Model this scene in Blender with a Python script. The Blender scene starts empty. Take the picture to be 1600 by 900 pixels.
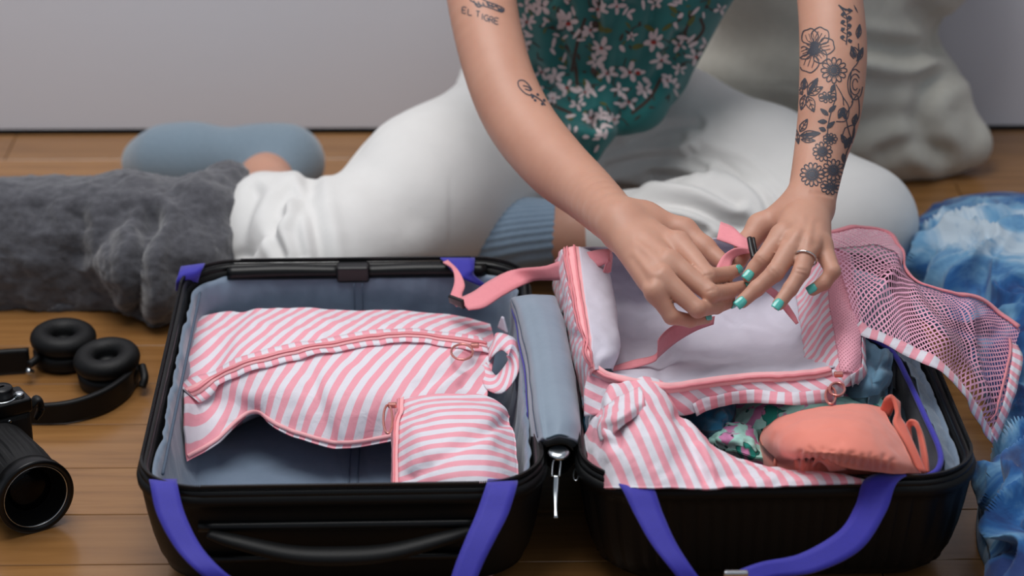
import bpy, bmesh, math, random
import numpy as np
from mathutils import Vector, Matrix
from mathutils.bvhtree import BVHTree
from mathutils import noise as mnoise

# ------------------------------------------------------------------ camera, world, light, exposure
scene = bpy.context.scene
COL = scene.collection
FPX, PITCH, CAMZ = 3855.0, math.radians(24.3), 1.22
CAM = np.array([0.0, 0.0, CAMZ])
cam_d = bpy.data.cameras.new('camera'); cam = bpy.data.objects.new('camera', cam_d); COL.objects.link(cam)
cam.location = (0, 0, CAMZ); cam.rotation_euler = (math.pi/2-PITCH, 0, 0)
cam_d.sensor_width = 36; cam_d.lens = FPX/1600*36; cam_d.clip_start = .05
cam_d.dof.use_dof = True; cam_d.dof.focus_distance = 2.45; cam_d.dof.aperture_fstop = 4.2
scene.camera = cam
w = bpy.data.worlds.new('room_daylight'); scene.world = w; w.use_nodes = True
w.node_tree.nodes['Background'].inputs[0].default_value = (.66, .73, .84, 1)
w.node_tree.nodes['Background'].inputs[1].default_value = .40
def area(name, loc, target, size, sizey, power, col):
    l = bpy.data.lights.new(name, 'AREA'); l.shape = 'RECTANGLE'; l.size = size; l.size_y = sizey; l.energy = power; l.color = col
    o = bpy.data.objects.new(name, l); COL.objects.link(o); o.location = loc
    o.rotation_euler = (Vector(target)-Vector(loc)).to_track_quat('-Z', 'Y').to_euler()
area('window_daylight', (-.45, 2.35, 2.2), (.15, 3.25, .2), 1.6, 1.3, 43, (1.0, .985, .97))
area('front_window_daylight', (1.6, .3, 2.4), (.2, 2.4, 0), 1.6, 1.6, 5, (.93, .96, 1.0))
vs = scene.view_settings
vs.view_transform = 'Standard'; vs.look = 'None'; vs.exposure = -0.10; vs.gamma = 1; vs.use_curve_mapping = False

# ------------------------------------------------------------------ reading positions
SP, CP = math.sin(PITCH), math.cos(PITCH)
def ray(px, py):
    dx = (px-800)/FPX; dy = (450-py)/FPX
    return np.array([dx, CP+dy*SP, -SP+dy*CP])
def G(px, py, z=0.0):                      # point at height z
    d = ray(px, py); t = (z-CAMZ)/d[2]; return CAM+d*t
def V(px, py, y):                          # point at depth y
    d = ray(px, py); return CAM+d*(y/d[1])

# ------------------------------------------------------------------ materials
def lin(c):
    return tuple(((x/255)/12.92 if x <= 10 else ((x/255+.055)/1.055)**2.4) for x in c)+(1,)
MATS = {}
class NT:
    def __init__(s, name):
        s.m = bpy.data.materials.new(name); s.m.use_nodes = True; s.t = s.m.node_tree; s.b = s.t.nodes['Principled BSDF']
    def n(s, typ, **kw):
        nd = s.t.nodes.new(typ)
        for k, v in kw.items(): setattr(nd, k, v)
        return nd
    def l(s, a, b): s.t.links.new(a, b)
    def math(s, op, a, b=None):
        nd = s.n('ShaderNodeMath', operation=op)
        for i, x in enumerate((a, b)):
            if x is None: continue
            if isinstance(x, (int, float)): nd.inputs[i].default_value = x
            else: s.l(x, nd.inputs[i])
        return nd.outputs[0]
    def mix(s, f, a, b):
        nd = s.n('ShaderNodeMix', data_type='RGBA')
        for sock, x in ((nd.inputs[0], f), (nd.inputs[6], a), (nd.inputs[7], b)):
            if isinstance(x, (int, float)): sock.default_value = x
            elif isinstance(x, tuple): sock.default_value = x
            else: s.l(x, sock)
        return nd.outputs[2]
    def coord(s, kind='Object'):
        return s.n('ShaderNodeTexCoord').outputs[kind]
    def noise(s, scale, detail=3, co=None, rough=.5, dist=0):
        nd = s.n('ShaderNodeTexNoise'); nd.inputs['Scale'].default_value = scale; nd.inputs['Detail'].default_value = detail
        nd.inputs['Roughness'].default_value = rough; nd.inputs['Distortion'].default_value = dist
        s.l(co if co is not None else s.coord(), nd.inputs['Vector']); return nd.outputs['Fac']
    def ramp(s, f, stops):
        nd = s.n('ShaderNodeValToRGB'); s.l(f, nd.inputs[0]); r = nd.color_ramp
        while len(r.elements) < len(stops): r.elements.new(.5)
        for e, (p, c) in zip(r.elements, stops): e.position = p; e.color = c
        return nd.outputs[0]
    def bump(s, h, strength=.3, dist=.001, chain=None):
        nd = s.n('ShaderNodeBump'); nd.inputs['Strength'].default_value = strength; nd.inputs['Distance'].default_value = dist
        s.l(h, nd.inputs['Height'])
        if chain is not None: s.l(chain, nd.inputs['Normal'])
        s.l(nd.outputs[0], s.b.inputs['Normal']); return nd.outputs[0]
def fabric(name, rgb, rgb2=None, rough=.85, nscale=60, weave=1500, wk=.25, sheen=.2, big=0, metal=0, amt=.5):
    m = NT(name); b = m.b
    c2 = rgb2 or tuple(max(0, x*.9) for x in rgb)
    m.l(m.mix(m.math('MULTIPLY', m.noise(nscale), amt*2), lin(rgb), lin(c2)), b.inputs['Base Color'])
    b.inputs['Roughness'].default_value = rough; b.inputs['Metallic'].default_value = metal
    if sheen: b.inputs['Sheen Weight'].default_value = sheen
    ch = None
    if big: ch = m.bump(m.noise(big, 4), .5, .004)
    m.bump(m.noise(weave, 2), wk, .0006, ch)
    return m.m
def plain(name, rgb, rough=.5, metal=0, coat=0, spec=.5, bump=0, bs=300):
    m = NT(name); b = m.b; b.inputs['Base Color'].default_value = lin(rgb)
    b.inputs['Roughness'].default_value = rough; b.inputs['Metallic'].default_value = metal
    b.inputs['Coat Weight'].default_value = coat; b.inputs['Specular IOR Level'].default_value = spec
    if bump: m.bump(m.noise(bs, 3), bump, .0008)
    return m.m
def striped(name, angle, period, ca=(226, 222, 230), cb=(240, 160, 174), duty=.5, alpha=1, axis_shift=0, wob=.0012):
    m = NT(name); b = m.b; uv = m.coord('UV')
    sp = m.n('ShaderNodeSeparateXYZ'); m.l(uv, sp.inputs[0])
    a = math.radians(angle)
    x = m.math('ADD', m.math('MULTIPLY', sp.outputs[0], math.cos(a)), m.math('MULTIPLY', sp.outputs[1], math.sin(a)))
    x = m.math('ADD', x, m.math('MULTIPLY', m.math('SUBTRACT', m.noise(16, 1), .5), wob*6))
    ph = m.math('FRACT', m.math('DIVIDE', x, period))
    tri = m.math('ABSOLUTE', m.math('SUBTRACT', ph, .5))       # 0..0.5
    f = m.ramp(tri, [(duty/2-.02, (1, 1, 1, 1)), (duty/2+.02, (0, 0, 0, 1))])
    m.l(m.mix(f, lin(ca), lin(cb)), b.inputs['Base Color'])
    b.inputs['Roughness'].default_value = .62; b.inputs['Sheen Weight'].default_value = .15
    b.inputs['Subsurface Weight'].default_value = 0
    ch = m.bump(m.noise(55, 4, dist=.6), .35, .004)
    m.bump(m.noise(1400, 2), .15, .0004, ch)
    return m.m
PINK = (240, 150, 158); PINKL = (248, 178, 182); WHITE_ = (224, 220, 229); BLUE = (58, 46, 172)

M = {}
M['case_black'] = plain('black_polycarbonate', (10, 11, 12), .5, bump=.25, bs=900, spec=.25)
M['case_rim'] = plain('black_rim_rubber', (8, 9, 10), .34, spec=.3)
M['case_zip'] = plain('black_zip_tape', (10, 10, 11), .7, spec=.2)
M['lining'] = fabric('blue_grey_satin_lining', (116, 133, 152), (100, 117, 137), .48, 30, 1600, .12, .3, big=26)
M['divider'] = fabric('pale_blue_grey_pouch_cloth', (134, 150, 166), (124, 140, 156), .6, 30, 1600, .15, .3, big=14)
M['lining_dark'] = fabric('charcoal_net_panel', (72, 74, 86), (60, 62, 74), .8, 200, 900, .4, .1)
M['seam'] = plain('lining_seam_thread', (76, 90, 108), .8)
M['strap_blue'] = fabric('blue_webbing', (44, 38, 168), (38, 32, 150), .65, 300, 1800, .4, .2)
M['pink_tape'] = fabric('salmon_pink_tape', PINK, (232, 138, 148), .7, 300, 1700, .35, .2)
M['pink_light'] = plain('pale_pink_zip_tape', PINKL, .6)
M['coil'] = plain('pink_zip_coil', (236, 142, 150), .35)
M['rose'] = plain('rose_gold_metal', (222, 150, 140), .25, metal=.7)
M['white_lining'] = fabric('white_coated_lining', (216, 212, 224), (204, 200, 214), .5, 20, 1300, .1, .1, big=30)
M['chrome'] = plain('brushed_chrome', (190, 196, 200), .25, metal=1)
M['black_plastic'] = plain('black_plastic', (14, 14, 16), .35)
M['pants'] = fabric('off_white_denim', (222, 221, 219), (212, 211, 209), .9, 25, 1100, .25, .15, big=18)
M['sock'] = fabric('blue_grey_knit', (122, 140, 154), (108, 126, 140), .95, 240, 700, .8, .5)
M['sock2'] = fabric('light_blue_ribbed_knit', (138, 160, 180), (124, 146, 168), .95, 240, 700, .6, .4)
M['wool'] = fabric('grey_boiled_wool', (92, 92, 98), (46, 46, 52), 1, 130, 420, 1, .5, big=60)
M['linen'] = fabric('oatmeal_linen', (200, 197, 186), (186, 183, 172), .95, 90, 900, .5, .2, big=14)
M['coral'] = fabric('coral_jersey', (240, 142, 122), (232, 130, 112), .8, 40, 1500, .2, .3)
M['coral_dark'] = fabric('coral_strap_jersey', (222, 112, 92), (208, 100, 82), .8, 40, 1500, .2, .3)
M['teal'] = fabric('petrol_teal_jersey', (22, 104, 138), (16, 84, 116), .85, 50, 1300, .2, .2, big=30)
M['paleblue'] = fabric('pale_blue_cotton', (118, 158, 182), (100, 142, 168), .85, 50, 1300, .2, .2, big=30)
M['slate'] = fabric('slate_teal_cotton', (58, 78, 90), (46, 62, 74), .9, 50, 1300, .2, .2)
M['ink'] = plain('tattoo_ink', (58, 60, 70), .55)
M['nail'] = plain('turquoise_nail_polish', (82, 188, 176), .18, coat=.6)
M['silver'] = plain('polished_silver', (215, 213, 210), .12, metal=1)
M['petal'] = plain('blush_petal_print', (206, 190, 190), .9)
M['petal_red'] = plain('red_flower_centre_print', (150, 48, 44), .9)
M['print_brown'] = plain('brown_stem_print', (66, 52, 46), .9)
M['print_olive'] = plain('olive_leaf_print', (92, 96, 48), .9)
M['shirt'] = fabric('teal_green_viscose', (16, 112, 108), (8, 84, 86), .75, 30, 1000, .15, .2, big=20)
M['hp'] = plain('matt_black_headphone', (9, 9, 10), .5, spec=.3)
M['hp_pad'] = plain('black_leatherette_pad', (8, 8, 9), .55, bump=.3, bs=300, spec=.3)
M['cam_metal'] = plain('black_enamel_metal', (8, 8, 9), .3, spec=.3)
M['cam_rubber'] = plain('black_focus_ring_rubber', (9, 9, 10), .6, spec=.3)
M['glass'] = plain('coated_lens_glass', (3, 4, 6), .12, spec=.12)
M['stripeA'] = striped('pink_white_diagonal_stripe', -24, .0155)
M['stripeB'] = striped('pink_white_cross_stripe', 96, .0175)
M['stripeC'] = striped('pink_white_long_stripe', 14, .0140)
M['stripeD'] = striped('pink_white_slanted_stripe', 50, .0165)
M['stripeE'] = striped('pink_white_binding_stripe', 0, .0145, duty=.5, wob=0)
M['stripeF'] = striped('pink_white_steep_stripe', 48, .0125)
# skin
s_ = NT('light_tan_skin'); b = s_.b
f = s_.noise(28, 3); s_.l(s_.mix(f, lin((200, 152, 130)), lin((186, 134, 112))), b.inputs['Base Color'])
b.inputs['Roughness'].default_value = .5; b.inputs['Subsurface Weight'].default_value = .22
b.inputs['Subsurface Radius'].default_value = (.012, .004, .002); b.inputs['Subsurface Scale'].default_value = .6
s_.bump(s_.noise(500, 3), .12, .0006); M['skin'] = s_.m
# mint floral
s_ = NT('mint_tropical_print'); b = s_.b
co = s_.coord(); vo = s_.n('ShaderNodeTexVoronoi'); vo.inputs['Scale'].default_value = 32
nz = s_.n('ShaderNodeTexNoise'); nz.inputs['Scale'].default_value = 30; s_.l(co, nz.inputs['Vector'])
mx = s_.n('ShaderNodeMix', data_type='VECTOR'); mx.inputs[0].default_value = .04; s_.l(co, mx.inputs[4]); s_.l(nz.outputs['Color'], mx.inputs[5]); s_.l(mx.outputs[1], vo.inputs['Vector'])
r1 = s_.ramp(s_.noise(42, 2), [(.57, lin((168, 220, 208))), (.59, lin((22, 30, 36))), (.61, lin((26, 140, 124))), (.70, lin((26, 140, 124)))])
r2 = s_.ramp(s_.noise(36, 2, dist=1.2), [(.55, (0, 0, 0, 1)), (.58, (1, 1, 1, 1))])
c = s_.mix(r2, r1, lin((206, 132, 176)))
r3 = s_.ramp(vo.outputs['Distance'], [(.06, (1, 1, 1, 1)), (.10, (0, 0, 0, 1))])
s_.l(s_.mix(r3, c, lin((20, 26, 36))), b.inputs['Base Color']); b.inputs['Roughness'].default_value = .8; M['mint'] = s_.m
# tie dye
s_ = NT('blue_tie_dye_cotton'); b = s_.b
f = s_.noise(5.5, 5, rough=.6, dist=1.2)
s_.l(s_.ramp(f, [(.38, lin((14, 46, 104))), (.47, lin((28, 92, 152))), (.55, lin((104, 154, 190))), (.63, lin((188, 204, 216)))]), b.inputs['Base Color'])
b.inputs['Roughness'].default_value = .85; b.inputs['Sheen Weight'].default_value = .2
ch = s_.bump(s_.noise(22, 4, dist=1), .35, .006); s_.bump(s_.noise(900, 2), .2, .0005, ch); M['tiedye'] = s_.m
# mesh net with real transparency between threads
def netting(name, rgb, scale, thick):
    m = NT(name); b = m.b; uv = m.coord('UV')
    vo = m.n('ShaderNodeTexVoronoi', feature='DISTANCE_TO_EDGE'); vo.inputs['Scale'].default_value = scale; vo.inputs['Randomness'].default_value = 0
    mp = m.n('ShaderNodeMapping'); mp.inputs['Rotation'].default_value = (0, 0, math.radians(40)); mp.inputs['Scale'].default_value = (1, .62, 1)
    m.l(uv, mp.inputs[0]); m.l(mp.outputs[0], vo.inputs['Vector'])
    a = m.ramp(vo.outputs['Distance'], [(thick, (1, 1, 1, 1)), (thick+.05, (.0, .0, .0, 1))])
    m.l(a, b.inputs['Alpha']); b.inputs['Base Color'].default_value = lin(rgb); b.inputs['Roughness'].default_value = .6
    return m.m
M['netting'] = netting('pink_open_netting', (230, 166, 190), 230, .15)
M['netting_dense'] = netting('pink_fine_netting', (240, 168, 184), 380, .32)
# walls / floor
s_ = NT('painted_plaster_wall'); b = s_.b
s_.l(s_.mix(s_.noise(1.2, 3), lin((216, 216, 222)), lin((204, 204, 212))), b.inputs['Base Color']); b.inputs['Roughness'].default_value = .85
s_.bump(s_.noise(40, 4), .1, .002); M['wall'] = s_.m
s_ = NT('varnished_oak_board'); b = s_.b
oi = s_.n('ShaderNodeObjectInfo'); co = s_.coord()
mp = s_.n('ShaderNodeMapping'); mp.inputs['Scale'].default_value = (1.5, 22, 8); s_.l(co, mp.inputs[0])
cx = s_.n('ShaderNodeCombineXYZ'); s_.l(s_.math('MULTIPLY', oi.outputs['Random'], 30), cx.inputs[0]); s_.l(s_.math('MULTIPLY', oi.outputs['Random'], 13), cx.inputs[1])
s_.l(cx.outputs[0], mp.inputs['Location'])
g1 = s_.noise(3.0, 6, mp.outputs[0], .6, .4)
c1 = s_.ramp(g1, [(.3, lin((132, 90, 48))), (.55, lin((158, 112, 64))), (.8, lin((170, 126, 78)))])
c2 = s_.mix(s_.math('MULTIPLY', oi.outputs['Random'], .55), c1, lin((118, 82, 46)))
s_.l(c2, b.inputs['Base Color']); b.inputs['Roughness'].default_value = .26; b.inputs['Coat Weight'].default_value = .3; b.inputs['Coat Roughness'].default_value = .2
s_.bump(g1, .08, .0008); M['oak'] = s_.m
M['subfloor'] = plain('dark_board_joint', (44, 30, 18), .8)

YAW = math.radians(1.7); HF = np.array([.047, 1.982])
rd = np.array([math.cos(YAW), math.sin(YAW)]); dd_ = np.array([-math.sin(YAW), math.cos(YAW)])
CH = .12
EXL = (-.394, -.014, 0, .522); EXR = (.016, .390, .002, .522); CR = .062
# ------------------------------------------------------------------ object helpers
WL = {}
def wl(p):
    return np.zeros(3) if p is None else WL[p.name]
def mk(name, verts, faces, mat, parent=None, uv=None, smooth=True, solid=0, origin=None, bevel=0, sub=0):
    verts = np.asarray(verts, dtype=float)
    if parent is not None: org = wl(parent)
    elif origin is not None: org = np.array(origin, float)
    else: org = np.array([verts[:, 0].mean(), verts[:, 1].mean(), verts[:, 2].min()])
    me = bpy.data.meshes.new(name); me.from_pydata((verts-org).tolist(), [], [tuple(int(i) for i in f) for f in faces])
    o = bpy.data.objects.new(name, me); COL.objects.link(o)
    if parent is not None: o.parent = parent; WL[o.name] = org
    else: o.location = org; WL[o.name] = org
    if isinstance(mat, str): mat = M[mat]
    me.materials.append(mat)
    if smooth: me.polygons.foreach_set('use_smooth', [True]*len(me.polygons))
    if uv is not None:
        ul = me.uv_layers.new(name='uv'); idx = np.empty(len(me.loops), dtype=np.int32); me.loops.foreach_get('vertex_index', idx)
        ul.data.foreach_set('uv', np.asarray(uv)[idx].astype(np.float32).ravel())
    me.update()
    if bevel:
        md = o.modifiers.new('bevel', 'BEVEL'); md.width = bevel; md.segments = 3; md.limit_method = 'ANGLE'
    if solid:
        md = o.modifiers.new('solid', 'SOLIDIFY'); md.thickness = abs(solid); md.offset = -1 if solid > 0 else 1
    if sub:
        md = o.modifiers.new('sub', 'SUBSURF'); md.levels = sub; md.render_levels = sub
    return o
def tag(o, label=None, cat=None, group=None, kind=None):
    if label: o['label'] = label
    if cat: o['category'] = cat
    if group: o['group'] = group
    if kind: o['kind'] = kind
    return o
def thing(name, loc, label, cat, group=None):
    o = bpy.data.objects.new(name, None); COL.objects.link(o); o.location = tuple(loc); o.empty_display_size = .05
    WL[o.name] = np.array(loc, float); return tag(o, label, cat, group)

def crom(P, n):                       # catmull-rom along axis 0, P [k,...] -> [n,...]
    P = np.asarray(P, float); k = len(P)
    t = np.linspace(0, k-1, n); i = np.minimum(t.astype(int), k-2); f = (t-i).reshape((-1,)+(1,)*(P.ndim-1))
    g = lambda j: P[np.clip(j, 0, k-1)]
    p0 = np.where((i == 0).reshape(f.shape), 2*g(i)-g(i+1), g(i-1)); p3 = np.where((i+2 > k-1).reshape(f.shape), 2*g(i+1)-g(i), g(i+2))
    p1, p2 = g(i), g(i+1)
    return .5*(2*p1+(p2-p0)*f+(2*p0-5*p1+4*p2-p3)*f**2+(3*p1-p0-3*p2+p3)*f**3)
def vnoise(P, scale, seed=0, oct=2):
    out = np.empty(len(P)); s = Vector((seed*7.1, seed*3.3, seed*1.7))
    for i, p in enumerate(P): out[i] = mnoise.fractal(Vector(p*scale)+s, .6, 2.0, oct)
    return out
def hug_case(P, ext):                  # keep cloth inside the shell half
    d = P[:, :2]-HF; x = d@rd; y = d@dd_; q = P.copy(); m = .024
    x2 = np.clip(x, ext[0]+(m*2 if ext[0] > 0 else .020), ext[1]-m); y2 = np.clip(y, ext[2]+m, ext[3]-m)
    q[:, :2] = HF+x2[:, None]*rd+y2[:, None]*dd_; return q
class Surf:
    def __init__(s, rows, nu=60, nv=40, world=False, wr=0, wscale=30, seed=1, skirt=None, inset=.012, uvm='arc', hug=None, push=0):
        s.uvm = uvm; s.hug = hug; s.push = push
        R = [[(np.array(c, float) if world else G(*c)) for c in r] for r in rows]
        R = np.array(R)                                     # [rows, cols, 3]
        A = crom(R, nv); A = np.swapaxes(crom(np.swapaxes(A, 0, 1), nu), 0, 1)    # [nv, nu, 3]
        s.nu, s.nv = nu, nv; s.P = A
        s.norm()
        if wr:
            nz = vnoise(A.reshape(-1, 3), wscale, seed, 3).reshape(nv, nu, 1)
            s.P = A+s.N*nz*wr; s.norm()
        du = np.linalg.norm(np.diff(s.P, axis=1), axis=2).mean(0); dv = np.linalg.norm(np.diff(s.P, axis=0), axis=2).mean(1)
        s.U = np.concatenate([[0], np.cumsum(du)]); s.V = np.concatenate([[0], np.cumsum(dv)])
        s.skirt = skirt; s.inset = inset
    def norm(s):
        P = s.P; tu = np.gradient(P, axis=1); tv = np.gradient(P, axis=0)
        n = np.cross(tu, tv); n /= (np.linalg.norm(n, axis=2, keepdims=True)+1e-12)
        c = (CAM-P.reshape(-1, 3).mean(0)); 
        if (n.reshape(-1, 3)@c).mean() < 0: n = -n
        s.N = n
    def at(s, u, v, off=0):
        a = u*(s.nu-1); b_ = v*(s.nv-1); a = min(max(a, 0), s.nu-1.001); b_ = min(max(b_, 0), s.nv-1.001)
        i, j = int(a), int(b_); fa, fb = a-i, b_-j
        L = lambda X: (X[j, i]*(1-fa)+X[j, i+1]*fa)*(1-fb)+(X[j+1, i]*(1-fa)+X[j+1, i+1]*fa)*fb
        return L(s.P)+L(s.N)*off
    def crease(s, lines, depth=.003, width=.006):           # lines: px polylines
        flat = s.P.reshape(-1, 3); q = proj(flat); sc = 1500.0
        D = np.zeros(len(flat))
        for ln in lines:
            d0, w0 = depth, width; pts = ln
            if isinstance(ln, tuple): pts, d0, w0 = ln
            d = seg_dist2(q, np.array(pts, float))/sc
            D += -d0*np.exp(-(d/w0)**2)
        s.P = s.P+s.N*D.reshape(s.nv, s.nu, 1); s.norm(); return s
    def build(s, name, mat, parent=None, solid=.0012, **kw):
        nv, nu = s.nv, s.nu; V_ = s.P.reshape(-1, 3); idx = np.arange(nv*nu).reshape(nv, nu)
        F = np.stack([idx[:-1, :-1], idx[:-1, 1:], idx[1:, 1:], idx[1:, :-1]], -1).reshape(-1, 4).tolist()
        uu, vv = np.meshgrid(s.U, s.V); UV = np.stack([uu, vv], -1).reshape(-1, 2)
        if s.uvm == 'xy': UV = np.stack([V_[:, 0], V_[:, 1]], -1)
        if s.uvm == 'xyz': UV = np.stack([V_[:, 0], V_[:, 1]+V_[:, 2]], -1)
        n = np.cross(s.P[0, 1]-s.P[0, 0], s.P[1, 0]-s.P[0, 0])
        if s.skirt is not None:
            bd = np.concatenate([idx[0, :-1], idx[:-1, -1], idx[-1, :0:-1], idx[:0:-1, 0]])
            c = V_.mean(0); prev = bd; k = 4
            for j in range(1, k+1):
                t = j/k; pts = V_[bd].copy(); 
                out = pts-c; out[:, 2] = 0; out /= (np.linalg.norm(out, axis=1, keepdims=True)+1e-9)
                pts += out*(math.sin(t*math.pi*.7)*.002-t*s.inset)
                zt = t*t if s.push else t
                pts[:, 1] += s.push*t*np.clip((c[1]-V_[bd][:, 1])/.05, 0, 1)
                pts[:, 2] = pts[:, 2]*(1-zt)+np.minimum(s.skirt, pts[:, 2])*zt
                if s.hug is not None: pts = hug_case(pts, s.hug)
                nb = np.arange(len(bd))+len(V_); base = UV[bd]+(UV[bd]-UV.mean(0))*.12*t if s.uvm == 'arc' else UV[bd]+np.array([0, -.03])*t
                V_ = np.vstack([V_, pts]); UV = np.vstack([UV, base])
                m_ = len(bd)
                F += [(prev[a], prev[(a+1) % m_], nb[(a+1) % m_], nb[a]) for a in range(m_)]
                prev = nb
        # face winding towards +N
        if (n*s.N[0, 0]).sum() < 0: F = [tuple(f[::-1]) for f in F]
        return mk(name, V_, F, mat, parent, uv=UV, solid=solid, **kw)
    def strip(s, name, path, width, mat, parent, off=.0008, n=90, cross=2, solid=.0006):   # path [(u,v)], ribbon lying on the surface
        pp = crom(np.array(path, float), n); rows = []
        C_ = np.array([s.at(u, v, off) for u, v in pp]); T = np.gradient(C_, axis=0); T /= np.linalg.norm(T, axis=1, keepdims=True)
        Nn = np.array([s.at(u, v, 1)-s.at(u, v, 0) for u, v in pp]); S = np.cross(T, Nn); S /= np.linalg.norm(S, axis=1, keepdims=True)
        ks = np.linspace(-.5, .5, cross+1); R = np.array([[C_[i]+S[i]*width*k+Nn[i]*(0) for k in ks] for i in range(n)])
        L = np.concatenate([[0], np.cumsum(np.linalg.norm(np.diff(C_, axis=0), axis=1))])
        idx = np.arange(n*len(ks)).reshape(n, -1)
        F = np.stack([idx[:-1, :-1], idx[:-1, 1:], idx[1:, 1:], idx[1:, :-1]], -1).reshape(-1, 4)
        if np.dot(np.cross(R[0, 1]-R[0, 0], R[1, 0]-R[0, 0]), Nn[0]) < 0: F = F[:, ::-1]
        UV = np.array([[L[i], k*width] for i in range(n) for k in ks])
        return mk(name, R.reshape(-1, 3), F, mat, parent, uv=UV, solid=-solid)
def proj(P):
    d = np.asarray(P)-CAM; z = d[:, 1]*CP-d[:, 2]*SP; y = d[:, 1]*SP+d[:, 2]*CP
    return np.stack([800+FPX*d[:, 0]/z, 450-FPX*y/z], 1)
def seg_dist2(q, pts):
    best = np.full(len(q), 1e9)
    for a, b_ in zip(pts[:-1], pts[1:]):
        ab = b_-a; t = np.clip(((q-a)@ab)/(ab@ab+1e-9), 0, 1); best = np.minimum(best, np.linalg.norm(q-a-t[:, None]*ab, axis=1))
    return best
def tube(name, pts, r, mat, parent=None, n=60, k=10, closed=False, flat=1.0, up=(0, 0, 1), smoothpath=True, **kw):
    P = np.array(pts, float); R = np.array(r if hasattr(r, '__len__') else [r]*len(P), float)
    if closed: P = np.vstack([P, P[:1]]); R = np.append(R, R[0])
    if smoothpath: P = crom(P, n); R = crom(R[:, None], n)[:, 0]
    n = len(P); T = np.gradient(P, axis=0)
    if closed: T[0] = T[-1] = P[1]-P[-2]
    T /= np.linalg.norm(T, axis=1, keepdims=True)
    U = np.array(up, float); V_ = []; ref = None
    for i in range(n):
        s = np.cross(T[i], U)
        if np.linalg.norm(s) < 1e-3: s = np.cross(T[i], (1, .01, 0))
        s /= np.linalg.norm(s); nn = np.cross(s, T[i])
        for j in range(k):
            a = 2*math.pi*j/k; V_.append(P[i]+R[i]*(s*math.cos(a)+nn*math.sin(a)*flat))
    F = [(i*k+j, i*k+(j+1) % k, (i+1)*k+(j+1) % k, (i+1)*k+j) for i in range(n-1) for j in range(k)]
    if not closed: F += [tuple(range(k))[::-1], tuple((n-1)*k+j for j in range(k))]
    return mk(name, V_, F, mat, parent, **kw)
def ribbon(name, A, B, mat, parent=None, n=50, cross=5, solid=.0018, world=False, **kw):    # two edges given as (px,py,z)
    assert len(A) == len(B)
    s = Surf([A, B], nu=n, nv=cross, world=world); return s.build(name, mat, parent, solid=solid, **kw)
def lathe(name, prof, centre, axis, mat, parent=None, k=48, smooth=True, **kw):       # prof [(r, h)]
    ax = np.array(axis, float); ax /= np.linalg.norm(ax); a = np.cross(ax, (0, 0, 1))
    if np.linalg.norm(a) < 1e-3: a = np.array([1., 0, 0])
    a /= np.linalg.norm(a); b_ = np.cross(ax, a); V_ = []; c = np.array(centre, float)
    for r, h in prof:
        for j in range(k):
            t = 2*math.pi*j/k; V_.append(c+ax*h+r*(a*math.cos(t)+b_*math.sin(t)))
    n = len(prof); F = [(i*k+j, i*k+(j+1) % k, (i+1)*k+(j+1) % k, (i+1)*k+j) for i in range(n-1) for j in range(k)]
    F += [tuple(range(k))[::-1], tuple((n-1)*k+j for j in range(k))]
    return mk(name, V_, F, mat, parent, smooth=smooth, **kw)
def box(name, c, ax, size, mat, parent=None, bevel=.002, **kw):       # ax: 3 unit vectors
    c = np.array(c, float); ax = np.array(ax, float); V_ = []
    for i in (-.5, .5):
        for j in (-.5, .5):
            for k in (-.5, .5): V_.append(c+ax[0]*i*size[0]+ax[1]*j*size[1]+ax[2]*k*size[2])
    F = [(0, 1, 3, 2), (4, 6, 7, 5), (0, 4, 5, 1), (2, 3, 7, 6), (0, 2, 6, 4), (1, 5, 7, 3)]
    return mk(name, V_, F, mat, parent, smooth=False, bevel=bevel, **kw)

# ------------------------------------------------------------------ smooth solid modelling (distance field + surface nets)
def smin(a, b_, k):
    h = np.maximum(k-np.abs(a-b_), 0)/k; return np.minimum(a, b_)-h*h*k*.25
def cone(P, a, b_, ra, rb, fl=None):        # tapered capsule; fl = (axis, factor) flattening
    a = np.asarray(a, float); b_ = np.asarray(b_, float); Q = P
    if fl is not None:
        n = np.asarray(fl[0], float); n = n/np.linalg.norm(n); m_ = (a+b_)/2
        Q = P+((P-m_)@n)[:, None]*n*(fl[1]-1); a = a+((a-m_)@n)*n*(fl[1]-1); b_ = b_+((b_-m_)@n)*n*(fl[1]-1)
    ab = b_-a; t = np.clip(((Q-a)@ab)/(ab@ab+1e-12), 0, 1); d = Q-a-t[:, None]*ab
    return np.sqrt((d*d).sum(1))-(ra+(rb-ra)*t)
def group(prims, k, pad=.05):
    """prims: list of (a,b,ra,rb[,fl]) or callables -> field evaluated only near its bounds"""
    pts = np.array([p[i] for p in prims for i in (0, 1)], float); r = max(max(p[2], p[3]) for p in prims)
    lo = pts.min(0)-r-pad; hi = pts.max(0)+r+pad
    def f(P):
        out = np.full(len(P), 1.0); m_ = ((P > lo) & (P < hi)).all(1)
        if m_.any():
            Q = P[m_]; d = None
            for p in prims:
                e = cone(Q, *p); d = e if d is None else smin(d, e, k)
            out[m_] = d
        return out
    return f
def blend(fs, k):
    def f(P):
        d = fs[0](P)
        for g in fs[1:]: d = smin(d, g(P), k)
        return d
    return f
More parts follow.
